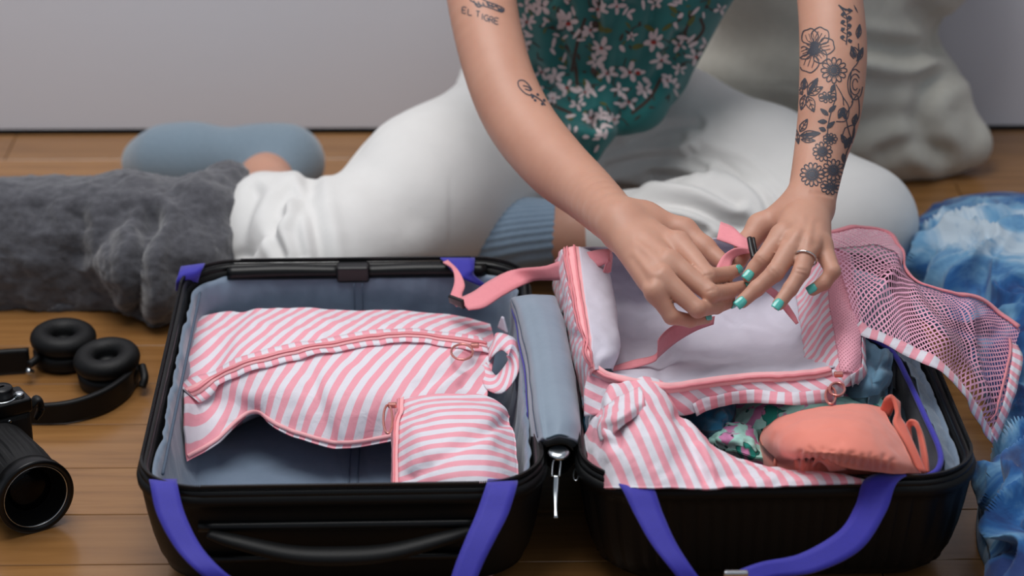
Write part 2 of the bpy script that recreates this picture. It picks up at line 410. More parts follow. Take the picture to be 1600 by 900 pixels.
def nets(fn, lo, hi, h, B=8):
    lo = np.array(lo, float); hi = np.array(hi, float); H = h*B; nb = np.ceil((hi-lo)/H).astype(int)
    I = np.stack(np.meshgrid(*[np.arange(n) for n in nb], indexing='ij'), -1).reshape(-1, 3)
    d = fn(lo+(I+.5)*H); I = I[np.abs(d) < H*1.25]
    loc = np.stack(np.meshgrid(*[np.arange(B+1)]*3, indexing='ij'), -1)
    off = np.array([(i, j, k) for i in (0, 1) for j in (0, 1) for k in (0, 1)])
    S = (nb*B+3).astype(np.int64); cid = lambda c: (c[..., 0]*S[1]+c[..., 1])*S[2]+c[..., 2]
    Vs, Ids, E = [], [], []
    for s in range(0, len(I), 600):
        J = I[s:s+600]; gi = J[:, None, None, None, :]*B+loc[None]
        val = fn((lo+gi.reshape(-1, 3)*h)).reshape(len(J), B+1, B+1, B+1)
        cv = np.stack([val[:, o[0]:o[0]+B, o[1]:o[1]+B, o[2]:o[2]+B] for o in off], -1)
        ins = cv < 0; act = ins.any(-1) & ~ins.all(-1)
        w_ = np.argwhere(act)
        if len(w_) == 0: continue
        c = cv[act]; base = J[w_[:, 0]]*B+w_[:, 1:]
        acc = np.zeros((len(c), 3)); cnt = np.zeros(len(c))
        for a in range(8):
            for ax, st in ((0, 4), (1, 2), (2, 1)):
                if off[a][ax] == 0:
                    b_ = a+st; m_ = (c[:, a] < 0) != (c[:, b_] < 0)
                    t = np.where(m_, c[:, a]/(c[:, a]-c[:, b_]+1e-20), 0); p = off[a][None]+np.eye(3)[ax][None]*t[:, None]
                    acc += p*m_[:, None]; cnt += m_
        Vs.append(lo+(base+acc/cnt[:, None])*h); Ids.append(cid(base))
        for ax, st in ((0, 4), (1, 2), (2, 1)):
            m_ = (c[:, 0] < 0) != (c[:, st] < 0)
            E.append((np.full(m_.sum(), ax), base[m_], c[m_, 0] < 0))
    Vv = np.vstack(Vs); ids = np.concatenate(Ids); o = np.argsort(ids); ids = ids[o]; Vv = Vv[o]; F = []
    for ax, b_, sg in E:
        if len(b_) == 0: continue
        a = ax[0]; e1 = np.eye(3, dtype=int)[(a+1) % 3]; e2 = np.eye(3, dtype=int)[(a+2) % 3]; q = []
        ok = np.ones(len(b_), bool)
        for dd in (0*e1, -e1, -e1-e2, -e2):
            k_ = cid(b_+dd); j = np.clip(np.searchsorted(ids, k_), 0, len(ids)-1); ok &= ids[j] == k_; q.append(j)
        q = np.stack(q, 1); q[~sg] = q[~sg][:, ::-1]; F.append(q[ok])
    F = np.vstack(F)
    return Vv, F
def vnormals(Vv, F):
    n = np.cross(Vv[F[:, 2]]-Vv[F[:, 0]], Vv[F[:, 3]]-Vv[F[:, 1]]); N = np.zeros_like(Vv)
    for j in range(4): np.add.at(N, F[:, j], n)
    return N/(np.linalg.norm(N, axis=1, keepdims=True)+1e-12)
def carve(Vv, F, lines, depth, width):      # folds: lines of pixel points seen from the camera, applied on the side facing it
    N = vnormals(Vv, F); q = proj(Vv); face = np.einsum('ij,ij->i', N, CAM-Vv) > 0; D = np.zeros(len(Vv))
    for ln in lines:
        d0, w0, pts = depth, width, ln
        if isinstance(ln, tuple): pts, d0, w0 = ln
        pts = np.array(pts, float); sc = 1400.
        m_ = (q[:, 0] > pts[:, 0].min()-60) & (q[:, 0] < pts[:, 0].max()+60) & (q[:, 1] > pts[:, 1].min()-60) & (q[:, 1] < pts[:, 1].max()+60) & face
        if not m_.any(): continue
        d = seg_dist2(q[m_], crom(pts, 14) if len(pts) > 2 else pts)/sc
        D[m_] -= d0*np.exp(-(d/w0)**2)-.35*d0*np.exp(-((d-w0*1.9)/w0)**2)
    return Vv+N*D[:, None]

# ================================================================== THE ROOM
RY = math.radians(0.7)
def rot(p, a, c=(0, 3.23)):
    x, y = p[0]-c[0], p[1]-c[1]; return (c[0]+x*math.cos(a)-y*math.sin(a), c[1]+x*math.sin(a)+y*math.cos(a))
def boxv(x0, x1, y0, y1, z0, z1):
    V_ = [(*rot((x, y), RY), z) for x in (x0, x1) for y in (y0, y1) for z in (z0, z1)]
    return V_, [(0, 1, 3, 2), (4, 6, 7, 5), (0, 4, 5, 1), (2, 3, 7, 6), (0, 2, 6, 4), (1, 5, 7, 3)]
v, f = boxv(-2.4, 2.4, 3.235, 3.33, .006, 2.6); tag(mk('wall_back', v, f, 'wall', smooth=False), kind='structure')
v, f = boxv(-2.4, 2.4, -.3, 3.33, -.06, -.014); floor = tag(mk('floor', v, f, 'subfloor', smooth=False, origin=(0, 0, 0)), kind='structure')
random.seed(4)
PWD = .0975; PL = 1.1; gap = .0006
def plank_mesh(L):
    me = bpy.data.meshes.new('plank'); x, y = L/2-gap, PWD/2-gap; e = .0007
    vv = [(-x, -y, -.014), (x, -y, -.014), (x, y, -.014), (-x, y, -.014), (-x, -y, -e), (x, -y, -e), (x, y, -e), (-x, y, -e), (-x+e, -y+e, 0), (x-e, -y+e, 0), (x-e, y-e, 0), (-x+e, y-e, 0)]
    me.from_pydata(vv, [], [(0, 3, 2, 1)]+[(i, (i+1) % 4, 4+(i+1) % 4, 4+i) for i in range(4)]+[(4+i, 4+(i+1) % 4, 8+(i+1) % 4, 8+i) for i in range(4)]+[(8, 9, 10, 11)])
    me.materials.append(M['oak']); return me
pm = plank_mesh(PL)
row = 0; y = 3.23-PWD/2
while y > 1.3:
    sx = random.uniform(0, PL)
    for k in range(-2, 3):
        cx_ = k*PL-.4+sx
        if abs(cx_) > 1.55: continue
        X, Y = rot((cx_, y), RY); o = bpy.data.objects.new('plank', pm); COL.objects.link(o); o.parent = floor
        o.location = (X, Y, 0); o.rotation_euler = (0, 0, RY)
    y -= PWD; row += 1

# ================================================================== SUITCASE
def L3(x, y, z): p = HF+rd*x+dd_*y; return np.array([p[0], p[1], z])
suit = thing('suitcase', L3(0, .26, 0), 'black hard shell suitcase lying open on the floor with blue-grey lining and blue straps', 'suitcase')
def ring_pts(x0, x1, y0, y1, r, inset, n=400):
    x0 += inset; x1 -= inset; y0 += inset; y1 -= inset; r = max(r-inset*.6, .01)
    segs = [((x0+r, y0), (x1-r, y0)), ((x1-r, y0+r), -90), ((x1, y0+r), (x1, y1-r)), ((x1-r, y1-r), 0), ((x1-r, y1), (x0+r, y1)), ((x0+r, y1-r), 90), ((x0, y1-r), (x0, y0+r)), ((x0+r, y0+r), 180)]
    pts = []; per = [110, 24, 66+0, 24, 110, 24, 66, 24]
    for (a, b_), m_ in zip(segs, per):
        for i in range(m_):
            t = i/m_
            if isinstance(b_, tuple): pts.append((a[0]+(b_[0]-a[0])*t, a[1]+(b_[1]-a[1])*t))
            else:
                an = math.radians(b_+90*t); pts.append((a[0]+r*math.cos(an), a[1]+r*math.sin(an)))
    return pts
def loft(rings):
    n = len(rings[0]); V_ = [L3(x, y, z) for R, z in [(r[0], r[1]) for r in rings] for x, y in R] if False else []
    return V_
def loft_rings(name, spec, ext, r, mat, parent, ribs=None, caps=(True, True), noise_=0, **kw):
    V_ = []; nr = None
    for inset, z in spec:
        R = ring_pts(*ext, r, inset); nr = len(R)
        for i, (x, y) in enumerate(R):
            k = 0
            if ribs and .012 < z < .108:
                k = ribs(i, x, y, z)
            cx_, cy_ = (ext[0]+ext[1])/2, (ext[2]+ext[3])/2; dx, dy = x-cx_, y-cy_; q = math.hypot(dx, dy)
            V_.append(L3(x+dx/q*k, y+dy/q*k, z))
    V_ = np.array(V_)
    if noise_:
        nz = vnoise(V_, 22, 3, 3); c = V_.mean(0); out = V_-c; out[:, 2] = 0; out /= np.linalg.norm(out, axis=1, keepdims=True)+1e-9
        V_ = V_+out*np.minimum(0, nz*noise_-.001)[:, None]; V_[:, 2] += np.abs(vnoise(V_, 15, 5, 2))*noise_*(V_[:, 2] < .02)
    F = [(i*nr+j, i*nr+(j+1) % nr, (i+1)*nr+(j+1) % nr, (i+1)*nr+j) for i in range(len(spec)-1) for j in range(nr)]
    if caps[0]: F.append(tuple(range(nr))[::-1])
    if caps[1]: F.append(tuple((len(spec)-1)*nr+j for j in range(nr)))
    return mk(name, V_, F, mat, parent, **kw)
prof = [(.075, 0), (.05, .001), (.034, .007), (.022, .018), (.014, .035), (.009, .055), (.005, .078), (.002, .1), (.0015, .108), (-.0015, .110), (-.002, .116), (.0, .1195), (.004, .1215), (.009, .1195), (.011, .113), (.013, .09), (.02, .02), (.04, .006), (.09, .005)]
ribsR = lambda i, x, y, z: -.0022*max(0, math.sin(i*2*math.pi/6))**.6 if True else 0
ribsL = lambda i, x, y, z: (-.002 if abs(z-.055) < .004 else 0)
shR = loft_rings('shell', prof, EXR, CR, 'case_black', suit, ribs=ribsR); tag(shR, 'right shell half with fine vertical ribs')
profL = [(a, z) for a, z in prof]
shL = loft_rings('shell', profL, EXL, CR, 'case_black', suit, ribs=None); tag(shL, 'left shell half with carrying handle')
# rim gaskets, zip tapes, lining
for ext, nm in ((EXL, 'left'), (EXR, 'right')):
    R = ring_pts(*ext, CR, .0045); P = [L3(x, y, CH+.001) for x, y in R[::4]]
    tube('rim', P, .0046, 'case_rim', suit, n=len(P)*2, k=10, closed=True)
    R = ring_pts(*ext, CR, .003); P = [L3(x, y, CH+.0075) for x, y in R[::4]]
    tube('zip_tape', P, .0016, 'case_zip', suit, n=len(P)*2, k=6, closed=True)
    # zip teeth
    V_, F = [], []; R = ring_pts(*ext, CR, .003)
    for i in range(len(R)):
        for s in (0, .5):
            a = np.array(R[i]); b_ = np.array(R[(i+1) % len(R)]); p = a+(b_-a)*s; t = (b_-a)/(np.linalg.norm(b_-a)+1e-9)*.0006; nn = np.array([-t[1], t[0]])*2.2
            k = len(V_)
            for sx, sy in ((-1, -1), (1, -1), (1, 1), (-1, 1)):
                q = p+t*sx+nn*sy; V_ += [L3(q[0], q[1], CH+.0085), L3(q[0], q[1], CH+.0105)]
            F += [(k, k+2, k+3, k+1), (k+2, k+4, k+5, k+3), (k+4, k+6, k+7, k+5), (k+6, k, k+1, k+7), (k+1, k+3, k+5, k+7)]
    tag(mk('zip_teeth', V_, F, 'black_plastic', suit, smooth=False), kind='stuff')
# linings
linp = [(.0125, .116), (.016, .11), (.018, .095), (.019, .07), (.024, .04), (.034, .018), (.055, .010), (.09, .009), (.13, .0088), (.17, .0088)]
ll = loft_rings('lining', linp, EXL, CR, 'lining', suit, caps=(False, True), noise_=.0045, solid=.001)
lr = loft_rings('lining', linp, EXR, CR, 'lining', suit, caps=(False, True), noise_=.0045, solid=.001)
# back rail of left half: padded bars and joiner
yb = .522-.014
for a, b_ in ((-.345, -.222), (-.192, -.06)):
    tube('trim_bar', [L3(a, yb, CH-.002), L3((a+b_)/2, yb, CH-.001), L3(b_, yb, CH-.002)], [.0075, .0085, .0075], 'case_rim', suit, n=20, k=12)
box('rail_joiner', L3(-.207, yb, CH-.002), [(rd[0], rd[1], 0), (dd_[0], dd_[1], 0), (0, 0, 1)], (.036, .019, .019), 'black_plastic', suit, bevel=.003)
# seams on lining (double vertical seam)
for x in (-.206, -.197):
    tube('lining_seam', [L3(x, .499, .108), L3(x, .495, .07), L3(x, .487, .035), L3(x, .47, .0125), L3(x, .25, .0118), L3(x, .05, .0125)], .0008, 'seam', suit, n=40, k=6)
tube('lining_piping', [L3(-.372, y_, .112) for y_ in (.06, .2, .35, .47)], .0016, 'seam', suit, n=40, k=6)
# carrying handle on the front of left half
ax3 = [(rd[0], rd[1], 0), (dd_[0], dd_[1], 0), (0, 0, 1)]
tube('handle', [L3(-.325, -.004, .084), L3(-.30, -.012, .080), L3(-.25, -.020, .071), L3(-.205, -.022, .069), L3(-.16, -.020, .071), L3(-.11, -.012, .080), L3(-.085, -.004, .084)], [.006, .009, .011, .012, .011, .009, .006], 'case_black', suit, n=50, k=14, flat=.65)
tube('handle_plate', [L3(-.335, .002, .088), L3(-.075, .002, .088)], .005, 'case_rim', suit, n=20, k=8)
tube('handle_plate', [L3(-.335, .005, .052), L3(-.075, .005, .052)], .004, 'case_rim', suit, n=20, k=8)
# hinge side: black bridge between halves
s = Surf([[L3(-.020, .10, .116), L3(-.012, .10, .10), L3(.002, .10, .085), L3(.016, .10, .10), L3(.024, .10, .116)], [L3(-.020, .44, .116), L3(-.012, .44, .10), L3(.002, .44, .085), L3(.016, .44, .10), L3(.024, .44, .116)]], world=True, nu=16, nv=20)
s.build('hinge_tape', 'case_zip', suit, solid=.0015)
# silver zip puller on hinge side
pc = G(873, 708, .125)
lathe('puller_stud', [(.002, -.004), (.0095, -.002), (.0105, .0), (.0095, .002), (.004, .003)], pc, (0, -.15, 1), 'chrome', suit, k=28)
pl_ = [G(872, 716, .12), G(869, 735, .112), G(868, 760, .10)]
for sx in (-.0035, .0035):
    tube('puller_fork', [pc+np.array([sx*.3, -.002, -.001]), G(870, 722, .117)+np.array([sx, 0, 0]), G(868, 745, .107)+np.array([sx, 0, 0])], .0013, 'chrome', suit, n=20, k=8)
s = Surf([[G(864, 742, .108), G(863, 765, .097), G(865, 790, .087), G(865, 809, .08)], [G(874, 742, .108), G(873, 765, .097), G(871, 790, .087), G(872, 809, .08)]], world=True, nu=16, nv=4)
s.build('puller_tab', 'chrome', suit, solid=.0014)
tube('puller_ring', [G(900+4*math.cos(a), 742+9*math.sin(a), .11) for a in np.linspace(0, 6.28, 9)[:-1]], .0008, 'chrome', suit, n=24, k=6, closed=True)
# bulging divider pouch lying over the hinge
DIV = Surf([[(797, 478, .095), (799, 466, .135), (815, 462, .146), (840, 461, .149), (866, 463, .142), (873, 478, .10)],
            [(799, 520, .070), (812, 500, .136), (832, 496, .150), (855, 497, .154), (877, 500, .144), (884, 512, .10)],
            [(803, 590, .060), (826, 570, .137), (845, 566, .150), (868, 568, .153), (893, 576, .143), (900, 590, .10)],
            [(808, 660, .055), (834, 640, .136), (852, 638, .147), (880, 640, .150), (903, 648, .138), (909, 662, .10)],
            [(813, 745, .050), (841, 690, .128), (857, 685, .138), (876, 680, .142), (903, 690, .130), (912, 712, .10)]], nu=50, nv=70, wr=.0012, wscale=14)
DIV.build('divider_pouch', 'divider', suit, solid=.002)
DIV.strip('zip', [(.12, .12), (.14, .3), (.145, .55), (.13, .8), (.12, .93)], .006, 'strap_blue', suit, off=.001)
DIV.strip('piping', [(.21, .02), (.21, .3), (.21, .6), (.205, .97)], .0016, 'seam', suit, off=.001)
ribbon('divider_flap', [(841, 690, .128), (857, 686, .138), (876, 681, .142), (903, 690, .13)], [(846, 716, .10), (852, 700, .105), (885, 696, .11), (908, 722, .09)], 'slate', suit, n=24)
# right half: inner panel with blue piping along right side
PIP = [(1345, 520, .118), (1392, 548, .122), (1418, 592, .124), (1445, 650, .126), (1467, 700, .126), (1468, 728, .124), (1450, 744, .123), (1410, 748, .122), (1360, 750, .120)]
tube('blue_piping', [G(*p) for p in PIP], .0030, 'strap_blue', suit, n=80, k=8)
s = Surf([[(a-0, b_, c_) for a, b_, c_ in PIP], [(1330, 545, .07), (1372, 575, .07), (1392, 620, .07), (1412, 668, .065), (1430, 708, .07), (1428, 725, .08), (1420, 735, .09), (1400, 742, .1), (1355, 748, .1)]], nu=70, nv=12, wr=.002)
s.build('net_panel', 'lining_dark', suit)
s = Surf([[(1352, 516, .116), (1400, 545, .118), (1426, 590, .120), (1452, 648, .121), (1473, 702, .120), (1478, 735, .118), (1462, 748, .118)],
          [(1375, 512, .100), (1425, 550, .095), (1455, 595, .095), (1482, 645, .098), (1500, 700, .10), (1505, 728, .10), (1500, 740, .11)]], nu=60, nv=14, wr=.004, wscale=30)
s.build('side_lining', 'lining', suit)
# blue straps
ribbon('strap', [(276, 426, .127), (281, 419, .133), (291, 414, .131), (300, 417, .12)][:4], [(306, 424, .127), (312, 414, .133), (320, 411, .131), (322, 414, .12)], 'strap_blue', suit, n=16) if False else None
def strap(edgeA, edgeB, name='strap', mat='strap_blue', par=suit, n=60, solid=.0018):
    return ribbon(name, edgeA, edgeB, mat, par, n=n, solid=solid)
strap([(275, 455, .112), (276, 440, .126), (280, 424, .134), (283, 416, .130), (285, 418, .115)], [(308, 447, .112), (312, 432, .126), (317, 418, .134), (320, 411, .130), (320, 414, .115)])
strap([(684, 402, .120), (690, 404, .131), (710, 425, .127), (730, 437, .120), (752, 448, .106)], [(742, 402, .120), (742, 404, .131), (741, 420, .127), (742, 430, .120), (760, 445, .106)])
strap([(233, 748, .118), (234, 754, .131), (244, 800, .118), (270, 850, .102), (305, 890, .09), (345, 925, .07)], [(277, 748, .118), (277, 755, .131), (288, 800, .118), (312, 850, .102), (345, 888, .09), (392, 925, .07)])
strap([(762, 748, .118), (760, 756, .131), (745, 800, .118), (728, 840, .105), (712, 880, .09), (696, 930, .07)], [(808, 748, .118), (808, 757, .131), (795, 800, .118), (775, 840, .105), (755, 880, .09), (735, 930, .07)])
strap([(950, 750, .116), (968, 757, .132), (990, 800, .119), (1015, 845, .104), (1045, 885, .09), (1075, 925, .07)], [(990, 750, .118), (1018, 757, .132), (1035, 800, .119), (1055, 845, .104), (1080, 885, .09), (1110, 925, .07)])
strap([(1440, 748, .124), (1425, 735, .128), (1395, 735, .134), (1352, 748, .134), (1336, 790, .120), (1310, 830, .110), (1250, 865, .098), (1190, 878, .094), (1150, 892, .09)],
      [(1442, 760, .119), (1425, 752, .120), (1418, 742, .130), (1400, 756, .133), (1384, 800, .118), (1345, 858, .100), (1275, 893, .088), (1205, 903, .084), (1160, 920, .08)], n=90)
box('strap_buckle', G(1150, 901, .088), ax3, (.022, .006, .012), 'chrome', suit, bevel=.002)

# ================================================================== STRIPED POUCHES, LEFT HALF
p1 = thing('laundry_pouch', G(520, 600, .015), 'long pink and white striped zipped pouch lying flat in left suitcase half', 'pouch')
S1 = Surf([[(290, 502, .088), (330, 491, .082), (378, 482, .09), (455, 482, .094), (533, 484, .094), (620, 487, .092), (711, 492, .088), (766, 506, .080)],
           [(284, 548, .088), (325, 532, .088), (383, 522, .100), (460, 512, .106), (550, 504, .107), (635, 503, .106), (715, 508, .102), (770, 522, .09)],
           [(288, 610, .085), (325, 594, .082), (391, 568, .098), (489, 547, .106), (569, 532, .108), (649, 527, .108), (735, 537, .104), (773, 546, .094)],
           [(289, 660, .074), (325, 636, .066), (388, 612, .082), (470, 612, .090), (540, 616, .092), (610, 610, .095), (690, 600, .098), (768, 578, .092)],
           [(294, 720, .046), (340, 693, .042), (392, 647, .062), (440, 674, .058), (520, 699, .050), (590, 693, .052), (670, 670, .07), (760, 622, .085)]], nu=110, nv=80, wr=.002, wscale=18, skirt=.020, inset=.022, uvm='xy', hug=EXL, push=.075)
S1.crease([([(395, 648), (360, 625), (330, 615)], .005, .01), ([(520, 695), (500, 640), (488, 590)], .005, .008), ([(455, 680), (460, 640), (470, 610)], .004, .008), ([(300, 600), (340, 640)], .004, .01), ([(380, 482), (350, 530), (330, 580)], .004, .01), ([(740, 560), (700, 580), (660, 600)], .005, .007), ([(745, 560), (725, 600)], .004, .006), ([(560, 500), (520, 520)], .003, .008)])
S1.build('pouch_body', 'stripeA', p1)
zp = [(.02, .53), (.12, .52), (.28, .505), (.45, .50), (.6, .50), (.75, .50), (.93, .50)]
S1.strip('binding', zp, .030, 'stripeE', p1, off=.0016, n=120, cross=6)
S1.strip('zip_tape', zp, .0115, 'pink_light', p1, off=.0028, n=120)
S1.strip('zip_coil', zp, .0035, 'coil', p1, off=.0040, n=120, solid=.001)
S1.strip('edge_binding', [(.0, .97), (.14, .975), (.29, .975), (.43, .975), (.58, .975), (.72, .975), (.9, .975)], .004, 'pink_light', p1, off=.001, n=90)
def ringpull(parent, px, py, z, rx, ry, sl=None):
    tube('ring_pull', [G(px+rx*math.cos(a), py+ry*math.sin(a), z) for a in np.linspace(0, 2*math.pi, 13)[:-1]], .0013, 'rose', parent, n=40, k=8, closed=True)
    if sl is not None: box('zip_slider', G(*sl), ax3, (.009, .006, .005), 'rose', parent, bevel=.0015)
ringpull(p1, 722, 550, .112, 17, 12, (742, 540, .112))
ribbon('wrist_loop', [(757, 556, .092), (770, 532, .105), (776, 520, .112), (796, 524, .118), (808, 536, .116), (810, 578, .105), (786, 612, .095), (760, 606, .090), (745, 575, .092)],
       [(762, 566, .092), (768, 556, .105), (782, 546, .112), (794, 554, .118), (794, 556, .116), (792, 566, .105), (778, 584, .095), (772, 584, .092), (760, 566, .096)], 'stripeF', p1, n=60)
ribbon('hang_tag', [(777, 512, .10), (783, 495, .116)], [(793, 522, .10), (786, 496, .116)], 'white_lining', p1, n=8)

p2 = thing('small_pouch', G(710, 700, .015), 'small plump pink and white striped zipped pouch at the front right of left suitcase half', 'pouch')
S2 = Surf([[(619, 626, .098), (650, 618, .108), (690, 614, .114), (730, 614, .114), (765, 620, .110), (800, 645, .098)],
           [(616, 655, .100), (650, 648, .122), (692, 645, .132), (733, 645, .132), (772, 652, .126), (804, 668, .104)],
           [(614, 695, .098), (650, 692, .124), (694, 688, .134), (737, 688, .134), (775, 692, .128), (806, 702, .104)],
           [(614, 735, .092), (650, 735, .114), (695, 732, .124), (738, 730, .126), (776, 732, .12), (808, 738, .102)],
           [(614, 764, .086), (650, 764, .102), (695, 764, .112), (738, 764, .114), (776, 764, .11), (808, 764, .096)]], nu=70, nv=60, wr=.0015, wscale=22, skirt=.014, inset=.01, uvm='xyz', hug=EXL)
S2.crease([([(800, 650), (760, 670), (700, 705), (640, 745)], .006, .007), ([(795, 660), (780, 700)], .003, .01), ([(620, 640), (660, 650)], .003, .01)])
S2.build('pouch_body', 'stripeB', p2)
zp2 = [(.035, .0), (.03, .3), (.03, .6), (.035, .99)]
S2.strip('zip_tape', zp2, .0115, 'pink_light', p2, off=.0018)
S2.strip('zip_coil', zp2, .003, 'coil', p2, off=.003, solid=.001)
ringpull(p2, 606, 655, .108, 7, 22, (613, 633, .108))

# ================================================================== OPEN PACKING CUBE AND OTHER THINGS IN THE RIGHT HALF
cube = thing('packing_cube', G(1120, 520, .06), 'open pink and white striped packing cube with white inside in right suitcase half', 'bag')
INT = Surf([[(900, 392, .195), (990, 385, .190), (1100, 375, .19), (1200, 372, .19), (1300, 378, .19)],
            [(925, 405, .150), (1000, 400, .140), (1100, 395, .14), (1200, 392, .14), (1290, 395, .15)],
            [(958, 455, .128), (1040, 445, .120), (1110, 445, .12), (1190, 445, .12), (1265, 450, .135)],
            [(964, 520, .126), (1040, 512, .122), (1110, 510, .12), (1190, 512, .12), (1262, 515, .135)],
            [(962, 565, .140), (1040, 562, .135), (1110, 556, .132), (1190, 548, .132), (1265, 550, .145)],
            [(950, 590, .160), (1040, 603, .166), (1110, 595, .166), (1190, 588, .166), (1305, 575, .166)]], nu=100, nv=80, wr=.0035, wscale=20, seed=4)
INT.crease([([(1020, 560), (1080, 540), (1160, 530), (1230, 535)], .004, .008), ([(1150, 500), (1120, 520), (1080, 530)], .003, .008), ([(1000, 480), (990, 520), (1000, 560)], .004, .012), ([(1180, 470), (1210, 500), (1240, 520)], .003, .008), ([(1035, 590), (1030, 570), (1050, 550)], .004, .006)])
INT.build('inner_lining', 'white_lining', cube)
# left wall: outer stripes, zip band, inner flap
LW = Surf([[(866, 440, .115), (868, 405, .160), (880, 388, .200), (905, 386, .205), (935, 398, .195), (938, 410, .16)],
           [(866, 455, .110), (874, 440, .150), (888, 433, .192), (911, 433, .196), (953, 436, .188), (950, 445, .15)],
           [(879, 520, .105), (888, 505, .145), (902, 500, .188), (920, 500, .192), (962, 500, .180), (958, 510, .14)],
           [(890, 570, .105), (899, 556, .140), (912, 548, .182), (930, 548, .186), (966, 548, .172), (960, 556, .14)],
           [(912, 645, .105), (914, 615, .130), (921, 583, .168), (932, 578, .172), (954, 576, .164), (956, 580, .15)]], nu=60, nv=80, wr=.002, wscale=25)
LW.crease([([(905, 525), (935, 545), (925, 570)], .004, .007)])
lwo = LW
def subsurf_part(S, u0, u1, v0, v1, name, mat, parent, off=0, rotuv=None):
    a0, a1 = int(u0*(S.nu-1)), int(u1*(S.nu-1))+1; b0, b1 = int(v0*(S.nv-1)), int(v1*(S.nv-1))+1
    T = object.__new__(Surf); T.P = S.P[b0:b1, a0:a1]+S.N[b0:b1, a0:a1]*off; T.N = S.N[b0:b1, a0:a1]; T.nu = T.P.shape[1]; T.nv = T.P.shape[0]
    T.U = S.U[a0:a1]; T.V = S.V[b0:b1]; T.skirt = None; T.inset = 0; T.uvm = S.uvm; T.hug = None; T.push = 0
    return T.build(name, mat, parent)
M['stripeW'] = striped('pink_white_wall_stripe', 72, .0150)
M['bright_pink'] = fabric('rose_pink_cotton', (238, 132, 152), (230, 120, 142), .75, 200, 1500, .2, .2)
subsurf_part(LW, 0, .38, 0, 1, 'side_wall', 'stripeW', cube)
subsurf_part(LW, .38, .62, 0, 1, 'zip_tape', 'pink_light', cube)
subsurf_part(LW, .60, 1, 0, 1, 'lining_flap', 'white_lining', cube, off=.0004)
for u_ in (.42, .46, .54): LW.strip('zip_coil', [(u_, .0), (u_, .3), (u_, .6), (u_, .97)], .0022, 'coil', cube, off=.0012, n=60, solid=.0008)
# front wall
FW = Surf([[(925, 570, .172), (960, 590, .168), (1040, 604, .168), (1100, 597, .168), (1170, 590, .168), (1240, 587, .168), (1305, 577, .168)],
           [(914, 600, .155), (962, 612, .156), (1050, 626, .156), (1104, 614, .158), (1170, 606, .16), (1240, 606, .16), (1320, 600, .158)],
           [(912, 650, .130), (975, 645, .140), (1068, 650, .140), (1108, 634, .146), (1160, 622, .150), (1235, 630, .150), (1318, 620, .146)]], nu=100, nv=26, wr=.0025, wscale=25, seed=6, uvm='xyz')
FW.build('front_wall', 'stripeD', cube)
FW.strip('binding', [(.40, .90), (.5, .9), (.62, .9), (.78, .88), (.97, .88)], .013, 'stripeE', cube, off=.0015, cross=3)
FW.strip('zip_tape', [(.0, .04), (.2, .04), (.4, .04), (.6, .04), (.8, .04), (.98, .04)], .010, 'pink_light', cube, off=.0015)
FW.strip('zip_coil', [(.0, .05), (.2, .05), (.4, .05), (.6, .05), (.8, .05), (.98, .05)], .003, 'coil', cube, off=.003, solid=.001)
# right wall
RW = Surf([[(1238, 425, .145), (1262, 410, .165), (1288, 395, .186), (1310, 392, .192), (1326, 400, .188), (1332, 415, .15)],
           [(1246, 480, .138), (1268, 470, .160), (1290, 462, .182), (1315, 460, .190), (1336, 470, .184), (1342, 480, .15)],
           [(1254, 535, .138), (1275, 528, .158), (1298, 522, .176), (1322, 520, .184), (1345, 524, .178), (1350, 535, .15)],
           [(1260, 570, .150), (1284, 568, .160), (1306, 566, .168), (1328, 568, .170), (1346, 575, .160), (1350, 585, .14)],
           [(1275, 592, .158), (1290, 598, .156), (1308, 606, .152), (1325, 604, .150), (1338, 600, .144), (1342, 606, .13)]], nu=50, nv=60, wr=.002, seed=9)
RW.build('side_wall', 'stripeF', cube)
subsurf_part(RW, .45, .78, 0, .85, 'fine_netting', 'netting_dense', cube, off=.002)
RW.strip('binding', [(.82, .02), (.82, .3), (.84, .6), (.8, .8), (.6, .93)], .014, 'stripeE', cube, off=.002, cross=3)
ringpull(cube, 1308, 608, .160, 12, 10, (1310, 585, .172)); ringpull(cube, 1298, 618, .158, 8, 13)
# mesh lid thrown open over the right edge
A_ = [(1296, 362, .196), (1340, 358, .190), (1390, 368, .182), (1418, 430, .172), (1478, 461, .160), (1540, 472, .140), (1593, 515, .115)]
B_ = [(1340, 512, .182), (1352, 522, .180), (1385, 532, .176), (1425, 550, .168), (1466, 572, .158), (1506, 618, .125), (1553, 692, .060)]
rows = []
for k in (0, .14, .3, .5, .7, .86, 1):
    rows.append([(a[0]+(b_[0]-a[0])*k, a[1]+(b_[1]-a[1])*k, a[2]+(b_[2]-a[2])*k+.012*math.sin(math.pi*k)*(1 if i < 5 else -.2)) for i, (a, b_) in enumerate(zip(A_, B_))])
rows[3][6] = (1590, 600, .09); rows[2][6] = (1596, 560, .10); rows[4][6] = (1578, 640, .078); rows[5][6] = (1567, 668, .067); 
LID = Surf(rows, nu=110, nv=60, wr=.004, wscale=14, seed=12)
LID.crease([([(1380, 440), (1400, 430), (1470, 520), (1530, 620)], -.006, .006), ([(1345, 500), (1385, 445), (1400, 400)], -.005, .007), ([(1385, 445), (1480, 470), (1545, 510)], -.004, .008), ([(1510, 480), (1520, 560), (1540, 640)], -.006, .006)])
LID.build('mesh_lid', 'netting', cube, solid=0)
M['net_panel_pink'] = netting('pink_folded_netting', (240, 182, 196), 380, .26)
subsurf_part(LID, 0, .42, 0, .22, 'netting_fold', 'net_panel_pink', cube, off=.002).modifiers.clear()
LID.strip('lid_binding', [(.0, .99), (.2, .985), (.4, .985), (.6, .985), (.8, .985), (.99, .985)], .014, 'stripeE', cube, off=.0012, cross=3)
